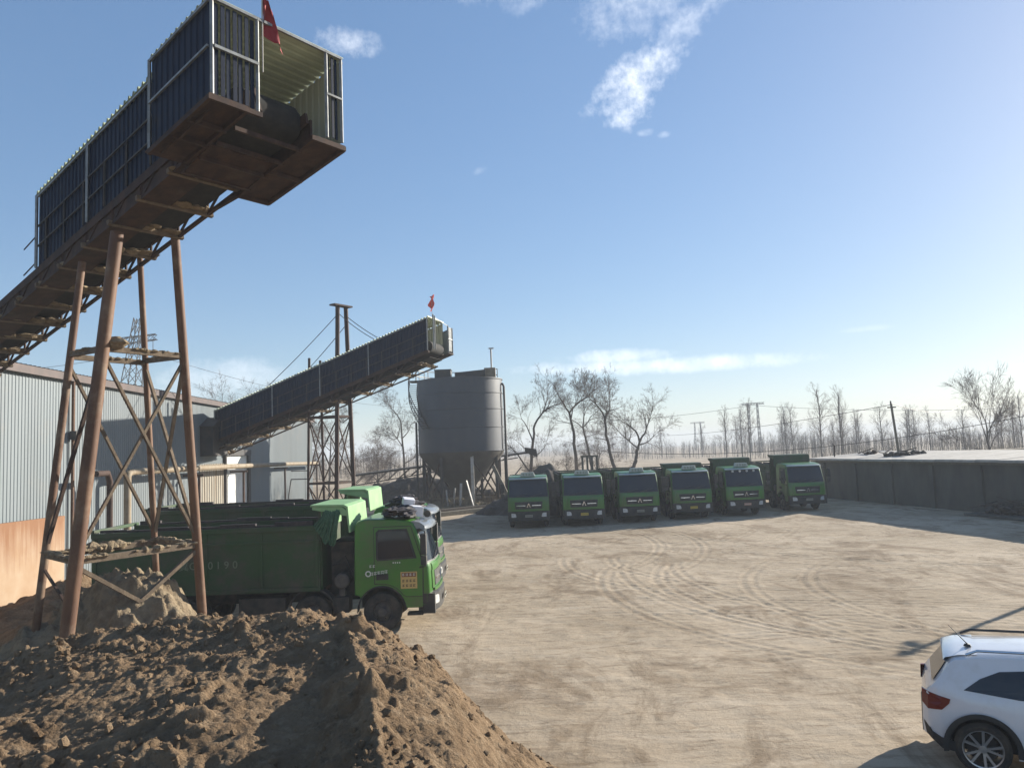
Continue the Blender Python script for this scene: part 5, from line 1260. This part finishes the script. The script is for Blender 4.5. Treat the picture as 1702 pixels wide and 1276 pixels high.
def make_tree(seed, H, trunk, forks, spread=.75, twig=1.0, up=.25, dens=1.0, side_from=.25, r0=None, order=4, wide_=1.0):
    """trunk: list of (dx, dy, z fraction); limbs fork from the upper trunk, fine twigs at the ends"""
    rg = np.random.RandomState(seed); thick = []; fine = []
    r0 = r0 or H * .016
    def put(p, q, a, b): (thick if a > .035 else fine).append((*p, a, *q, b))
    def grow(p, d, L, r, lev):
        n = max(2, int(L / .5)) if lev < order else 2
        n = min(n, 6); st = L / n; pts = [p]
        for i in range(n):
            d = d + rg.normal(0, .17 if lev < 3 else .24, 3); d[2] += up * (.10 if lev < 3 else .05); d = d / np.linalg.norm(d)
            q = p + d * st; ra, rb = r * (1 - .75 * i / n), r * (1 - .75 * (i + 1) / n)
            put(p, q, max(ra, .009), max(rb, .007))
            if lev < order and i >= (0 if lev > 1 else 1):
                for _ in range(rg.poisson((1.5 if lev < order - 1 else 1.9) * dens)):
                    ang = rg.uniform(.45, 1.05) * spread / .75; ph = rg.uniform(0, 6.28)
                    ax = np.cross(d, [.3, .2, .9]); ax /= np.linalg.norm(ax); bx_ = np.cross(d, ax)
                    nd = d * math.cos(ang) + (ax * math.cos(ph) + bx_ * math.sin(ph)) * math.sin(ang)
                    grow(q, nd, L * rg.uniform(.42, .72) * (1 - .35 * i / n), max(rb * rg.uniform(.5, .75), .008), lev + 1)
            p = q
        if lev < order:
            for s in (-1, 1):
                nd = d + rg.normal(0, .3, 3); nd /= np.linalg.norm(nd); grow(p, nd, L * .55, max(r * .3, .008), lev + 1)
    tp = [np.array((a, b, z * H)) for a, b, z in trunk]; m_ = 5 * (len(tp) - 1)
    pts = []
    for i in range(m_ + 1):
        f = i / m_ * (len(tp) - 1); k = min(int(f), len(tp) - 2); f -= k
        pts.append(tp[k] * (1 - f) + tp[k + 1] * f + rg.normal(0, .05, 3) * (0 < i < m_))
    for i in range(m_):
        ra = r0 * (1.25 if i == 0 else 1) * (1 - .55 * i / m_); rb = r0 * (1 - .55 * (i + 1) / m_); put(pts[i], pts[i + 1], ra, rb)
        if i / m_ > side_from:
            for _ in range(rg.poisson(.9 * dens)):
                ph = rg.uniform(0, 6.28); e = rg.uniform(-.1, .8); d = np.array((math.cos(ph) * math.cos(e), math.sin(ph) * math.cos(e), math.sin(e)))
                grow(pts[i + 1], d, H * rg.uniform(.05, .13), rb * .16, 3)
    for (z, L, dx, dy, dz, rr) in forks:
        k = min(int(z * m_), m_); d = np.array((dx, dy, dz), float); d /= np.linalg.norm(d)
        grow(pts[k], d, L * H, r0 * rr, 1)
    top = max(max(q[2], q[6]) for q in fine); k = H / top
    sc_ = lambda q: (q[0] * k * wide_, q[1] * k * wide_, q[2] * k, q[3] * k ** .5, q[4] * k * wide_, q[5] * k * wide_, q[6] * k, q[7] * k ** .5)
    return [sc_(q) for q in thick], [sc_(q) for q in fine]
def tree_obj(name, meshes, loc, rz, sc, label, cat='tree', group=None):
    t = root(name, loc, rz, label, cat, group); t.scale = (sc, sc, sc)
    link('trunk', meshes[0], t); link('crown', meshes[1], t); return t
def tmesh(key, *a, **k):
    th, fi = make_tree(*a, **k)
    return seg_mesh('trunk_' + key, th, 6, 'bark'), seg_mesh('crown_' + key, fi, 3, 'twig')
# the five old trees behind the row, one silhouette each
T_ = [
 ('a', (1.5, 82, 0), (2, 13.6, [(0, 0, 0), (.15, 0, .18), (.45, 0, .40), (.9, .2, .60)], [(1.0, .30, .4, .2, 1, .42), (1.0, .28, .9, -.3, .8, .40), (.75, .30, -.5, .3, .9, .34), (.35, .42, -.5, .2, .9, .42), (.55, .25, 1, .3, .5, .25), (.6, .22, -.9, -.3, .35, .22)]), 'old bare tree forking low, first to the right of the silo'),
 ('b', (6.8, 84, 0), (8, 14.4, [(0, 0, 0), (-.15, 0, .25), (-.4, 0, .5), (-.75, .1, .66)], [(1.0, .27, -.6, .2, .9, .42), (1.0, .27, .6, .2, .9, .40), (.93, .22, .1, -.3, 1, .35), (.8, .16, -.9, .2, .4, .2)]), 'tall slim bare tree with a straight trunk, second to the right of the silo'),
 ('c', (8.9, 88, 0), (14, 14.4, [(0, 0, 0), (-.3, 0, .22), (-.8, 0, .45), (-1.3, .1, .60)], [(1.0, .32, .2, .2, 1, .45), (1.0, .26, .7, .2, .7, .36), (1.0, .22, -.8, -.2, .7, .34), (.85, .18, .9, .2, .4, .2)]), 'thin bare tree curving left, behind the four-post rack'),
 ('d', (10.7, 80, 0), (21, 13.9, [(0, 0, 0), (-.55, 0, .22), (-1.3, 0, .45), (-1.45, .1, .64)], [(1.0, .28, -.4, .2, 1, .42), (1.0, .30, .7, .2, .75, .45), (.95, .2, .2, -.3, 1, .32), (.7, .2, -.9, .2, .3, .2)]), 'bare tree with a thick trunk leaning left, second from the right of the five'),
 ('e', (11.9, 80, 0), (33, 11.4, [(0, 0, 0), (.45, 0, .25), (.95, 0, .42), (1.3, .1, .52)], [(1.0, .34, .6, .2, .9, .45), (1.0, .36, .0, .2, 1, .45), (.85, .34, -.9, .2, .7, .36), (.9, .28, 1, -.2, .25, .3)]), 'spreading bare tree leaning right, last of the five behind the parked row')]
for key, loc, (sd_, H_, tr, fk), lab in T_:
    tree_obj('bare_tree', tmesh(key, sd_, H_, tr, fk, r0=.27 if key != 'c' else .22, dens=1.08, spread=.7, wide_=.95), loc, 0, 1, lab, group='old bare trees behind the parked trucks')
tall = tmesh('f', 44, 14.2, [(0, 0, 0), (-.2, 0, .3), (-.5, 0, .7)], [(1.0, .26, -.2, .1, 1, .4), (.8, .28, .8, .2, .8, .36), (.7, .3, -.8, .3, .8, .36), (.5, .3, .9, .2, .6, .34), (.4, .28, -.9, .2, .6, .3), (.3, .22, .8, .3, .4, .25)], r0=.2, dens=1.3)
bush = tmesh('g', 51, 10, [(0, 0, 0), (.1, 0, .2), (.1, 0, .5)], [(1.0, .42, -.3, .1, 1, .5), (.6, .4, .9, .2, .8, .45), (.5, .42, -.9, .3, .8, .45), (.4, .36, .6, .5, .6, .4), (.9, .3, .5, .3, .9, .4)], r0=.16, dens=1.25)
wide = tmesh('h', 60, 16, [(0, 0, 0), (.1, 0, .25), (.2, 0, .5)], [(1.0, .32, -.3, .1, 1, .5), (.8, .34, .9, .2, .6, .45), (.7, .36, -.9, .3, .5, .45), (.6, .3, .6, .5, .6, .4), (.9, .32, .5, .3, .9, .4), (.85, .32, -.7, -.3, .7, .4)], r0=.26, dens=1.1)
GL = 'bare trees beyond the shed and the silo'
tree_obj('bare_tree', tall, (-13.0, 92, 0), 0, 1.0, 'tall bare tree standing just left of the silo', group=GL)
tree_obj('bare_tree', bush, (-17.6, 99, 0), 1.2, .95, 'smaller bare tree left of the one beside the silo', group=GL)
tree_obj('bare_tree', bush, (-21.0, 118, 0), 2.6, .85, 'small faint bare tree between the lattice tower and the silo', group=GL)
tree_obj('bare_tree', wide, (-33.5, 95, 0), .4, 1.02, 'wide bare crown rising above the shed roof', group=GL)
tree_obj('bare_tree', wide, (-29.2, 104, 0), 2.2, .95, 'bare crown above the shed roof, nearer the slanting conveyor', group=GL)
tree_obj('bare_tree', tall, (-22.9, 95, 0), 3.2, .83, 'bare tree seen through the lattice tower at the shed end', group=GL)
tree_obj('bare_tree', bush, (5.2, 78, 0), .9, .62, 'low bare shrub at the foot of the tall slim tree', group=GL)
tree_obj('bare_tree', bush, (1.9, 79, 0), 2.0, .55, 'low arching shrub at the foot of the low forking tree', group=GL)
tree_obj('bare_tree', bush, (10.0, 92, 0), 4.0, .8, 'faint bushy bare tree behind the leaning trunks', group=GL)
big = tmesh('k', 71, 12.4, [(0, 0, 0), (.05, 0, .3), (-.05, 0, .5)], [(.6, .55, -.35, .1, 1, .5), (1.0, .5, -.05, .1, 1, .55), (.8, .5, .45, .2, 1, .45), (.6, .42, .8, .2, .9, .4), (.5, .42, -.8, .3, .9, .4), (.9, .4, .2, -.3, 1, .4)], spread=.45, up=.6, r0=.15, dens=.9, wide_=.8)
tree_obj('bare_tree', big, (45.9, 75, 0), 0, .95, 'big bare tree with upswept branches behind the pale roof on the right')
def poplar(key, seed, H, w):
    rg = np.random.RandomState(seed)
    fk = [(z, .20 * (1.15 - z) + .06, math.cos(ph) * w, math.sin(ph) * w, 1, .30) for z, ph in zip(np.linspace(.22, .98, 30), rg.uniform(0, 6.28, 30))]
    return tmesh(key, seed, H, [(0, 0, 0), (rg.normal(0, .12), 0, .35), (rg.normal(0, .2), 0, .7), (rg.normal(0, .25), 0, 1)], fk, spread=.42, up=.7, side_from=2, r0=.15, order=3, dens=.8)
pop = [poplar('p%d' % i, 80 + i, 14, w) for i, w in enumerate((.35, .48, .6, .42))]
GP = 'slim bare poplars beyond the fields'
def pop_at(x, y, H_, k, label=None):
    tree_obj('poplar_tree', pop[k], (x, y, 0), (x * 7.3) % 6.28, H_ / 14, label or 'slim bare poplar among the hazy poplars beyond the fields', group=GP)
pop_at(54.9, 130, 13.8, 0, 'slim bare poplar, the right one of the two tallest beyond the end truck')
pop_at(55.4, 140, 15.2, 1, 'slim bare poplar, the left one of the two tallest beyond the end truck')
pop_at(91.8, 140, 12.4, 2, 'bare poplar at the right edge beyond the pale roof')
for x, y, H_, k in [(46.5, 170, 13, 0), (50, 170, 13.2, 1), (52.3, 172, 14.6, 2), (59.6, 170, 13.2, 3), (61.8, 172, 12.8, 2), (71.3, 150, 11.6, 2), (66.4, 150, 10.4, 1), (76.8, 150, 10.8, 2), (80.5, 150, 10.4, 1), (42, 330, 15, 1), (49, 340, 17, 2), (57, 300, 13, 0), (63, 260, 12, 1), (69, 240, 13, 2), (73, 210, 12, 3), (84, 165, 11, 0), (88, 170, 11.5, 2), (93, 160, 10.5, 3), (97, 150, 11, 1), (101, 160, 12, 0), (36, 250, 10, 2), (28, 300, 12, 1), (78, 175, 11, 1), (68, 160, 9.5, 3), (64, 155, 9, 0)]: pop_at(x, y, H_, k)
# far wood: too dense to count
rg = np.random.RandomState(5); segs = []
def stems(n, x0, x1, y0, y1, h0, h1):
    for i in range(n):
        x, y = rg.uniform(x0, x1), rg.uniform(y0, y1); h = rg.uniform(h0, h1) * (.75 + .5 * vnoise(np.array(x * .09), np.array(y * .05)))
        segs.append((x, y, -.3, .05, x + rg.normal(0, .25), y, h, .008))
        for k in range(7):
            z = h * rg.uniform(.25, .9); a = rg.uniform(0, 6.28); l = h * rg.uniform(.1, .22)
            segs.append((x, y, z, .028, x + math.cos(a) * l * .45, y + math.sin(a) * l * .45, z + l, .006))
stems(1500, 62, 175, 150, 230, 4.0, 6.6); stems(700, 40, 130, 240, 330, 4.5, 7); stems(900, -60, 70, 420, 600, 5, 9); stems(260, -60, -18, 150, 210, 4, 7)
tag(link('far_wood', seg_mesh('far_wood', segs, 3, 'farwood')), 'hazy belt of bare saplings beyond the fields', 'wood', kind='stuff')
segs = []
for i in range(2600):
    x, y = rg.uniform(52, 160), rg.uniform(105, 150); h = rg.uniform(.8, 2.9) * (.5 + vnoise(np.array(x * .11), np.array(y * .1)))
    a = rg.uniform(0, 6.28); segs.append((x, y, -.2, .05, x + math.cos(a) * h * .3, y + math.sin(a) * h * .3, h, .012))
for i in range(900):
    x, y = rg.uniform(-16, 16), rg.uniform(71, 79); h = rg.uniform(.3, 1.6) * (.4 + vnoise(np.array(x * .4), np.array(y * .3))); a = rg.uniform(0, 6.28); segs.append((x, y, -.1, .014, x + math.cos(a) * h * .5, y + math.sin(a) * h * .5, h, .004))
for i in range(420):
    x, y = rg.uniform(-10, -1), rg.uniform(64.8, 68); h = rg.uniform(.5, 1.5); a = rg.uniform(0, 6.28); segs.append((x, y, .1, .016, x + math.cos(a) * h * .5, y + math.sin(a) * h * .5, .3 + h, .005))
tag(link('dry_undergrowth', seg_mesh('dry_undergrowth', segs, 3, 'brush')), 'dry brown brush and weeds at the yard edge and fields', 'undergrowth', kind='stuff')

# ---------------------------------------------------------------- pylons, poles, wires
def lattice(m, a, b, wa, wb, n, r, up=(0, 0, 1)):
    a, b = Vector(a), Vector(b); d = (b - a).normalized(); u = Vector((0, 1, 0)) if abs(d.y) < .9 else Vector((1, 0, 0)); x = d.cross(u).normalized(); y = x.cross(d)
    c = lambda t, i: a.lerp(b, t) + (x * (1, -1, -1, 1)[i] + y * (1, 1, -1, -1)[i]) * (wa + (wb - wa) * t) / 2
    for i in range(4):
        m.bar(c(0, i), c(1, i), r * 1.5)
        for k in range(n):
            j = (i + 1) % 4; m.bar(c(k / n, i), c((k + 1) / n, j), r); m.bar(c(k / n, j), c((k + 1) / n, i), r)
py = root('lattice_pylon', (-55.5, 112, 0), 0, 'steel lattice power pylon with a slanting mast seen behind the rusty tower', 'pylon')
m = MB(); lattice(m, (-57.2, 112, 0), (-54.6, 112, 26.2), 4.2, .9, 11, .07); m.build('mast', 'steeldark', py)
m = MB(); lattice(m, (-59.8, 112, 22.6), (-52.6, 113.5, 23.6), 1.0, .8, 8, .06); m.bar((-53.1, 113.4, 23.2), (-53.1, 113.4, 21.0), .07); m.bar((-59.2, 112, 22.4), (-59.2, 112, 20.4), .07); m.build('cross_arm', 'steeldark', py)
def hpylon(x, y, H_, label):
    t = root('lattice_pylon', (x, y, 0), 0, label, 'pylon', 'distant power pylons')
    for s in (-1, 1):
        m = MB(); lattice(m, (x + s * 2.0, y, 0), (x + s * 1.7, y, H_), 1.0, .5, 9, .08); m.build('mast', 'steeldark', t)
    m = MB(); lattice(m, (x - 4.4, y, H_ - .3), (x + 4.4, y, H_ - .1), .7, .7, 8, .08); m.build('cross_arm', 'steeldark', t)
hpylon(93.4, 300, 19.2, 'faint twin-legged pylon with a long crossarm among the poplars'); hpylon(112, 470, 17, 'fainter twin-legged pylon far left of the poplars')
up_ = root('utility_pole', (30.6, 62, 0), 0, 'thin leaning utility pole behind the scrap on the pale roof', 'pole')
m = MB(); m.tube([(31.0, 62, 0), (30.42, 62, 7.4)], [.13, .09], 8); m.build('post', 'timber', up_)
m = MB(); m.bar((30.2, 62.2, 7.1), (30.7, 61.8, 7.1), .1); m.lathe([(0, 0), (.06, 0), (.07, .12), (.04, .25), (0, .25)], 8, 'z', (30.4, 62, 7.38)); m.build('insulator', 'insul', up_)
cable('power_line', (30.4, 62, 7.3), (26.5, 230, 9.5), 2.0, .025, 'thin wire running from the leaning pole away to the left', 'wire', 24)
cable('power_line', (30.4, 62, 7.4), (88, 150, 10.5), 1.2, .025, 'thin wire running from the leaning pole away to the right', 'wire', 20)
cable('power_line', (8, 95, 4.6), (58, 60, 9.6), 3.0, .03, 'sagging dark wire crossing low before the big tree on the right', 'wire', 30)
cable('power_line', (15, 300, 14.5), (93, 300, 18.4), 1.5, .07, 'faint upper wire to the far twin-legged pylon', 'wire', 16)
cable('power_line', (93, 300, 18.4), (240, 300, 15), 3, .07, 'faint wire leaving the far twin-legged pylon to the right', 'wire', 16)
cable('power_line', (-59.2, 112, 20.4), (-130, 140, 25), 2, .035, 'faint wire from the lattice pylon behind the tower, leftwards', 'wire', 16)
cable('power_line', (-53.1, 113.4, 21.0), (-12, 190, 16), 3, .03, 'faint wire from the lattice pylon towards the silo', 'wire', 18)
# lamp post standing outside the picture whose shadow falls across the yard
tip = Vector((8.6, 17.75, 0)); hgt = 5.6; k = hgt / math.tan(SUN_EL)
bp_ = Vector((tip.x + math.sin(SUN_AZ) * k, tip.y + math.cos(SUN_AZ) * k, 0))
lp = root('lamp_post', bp_, 0, 'grey lamp post right of the yard whose shadow falls by the white car', 'lamp post')
m = MB(); m.tube([bp_, bp_ + ZUP * hgt], [.11, .08], 10); m.build('post', 'steelpale', lp)
m = MB(); lump(m, bp_ + Vector((0, 0, hgt)), .20, .16, .14, 3, 12, .05); lump(m, bp_ + Vector((-.1, .3, hgt - .25)), .16, .26, .09, 3, 12, .05); m.bar(bp_ + ZUP * (hgt - .3), bp_ + Vector((-.1, .3, hgt - .25)), .06); m.build('lamp_head', 'steelpale', lp)
S.view_settings.view_transform = 'Standard'; S.view_settings.look = 'None'; S.view_settings.exposure = EXPOSURE; S.view_settings.gamma = 1
S.cycles.volume_step_rate = 1; S.cycles.max_bounces = 8; S.cycles.volume_bounces = 0; S.cycles.use_denoising = True
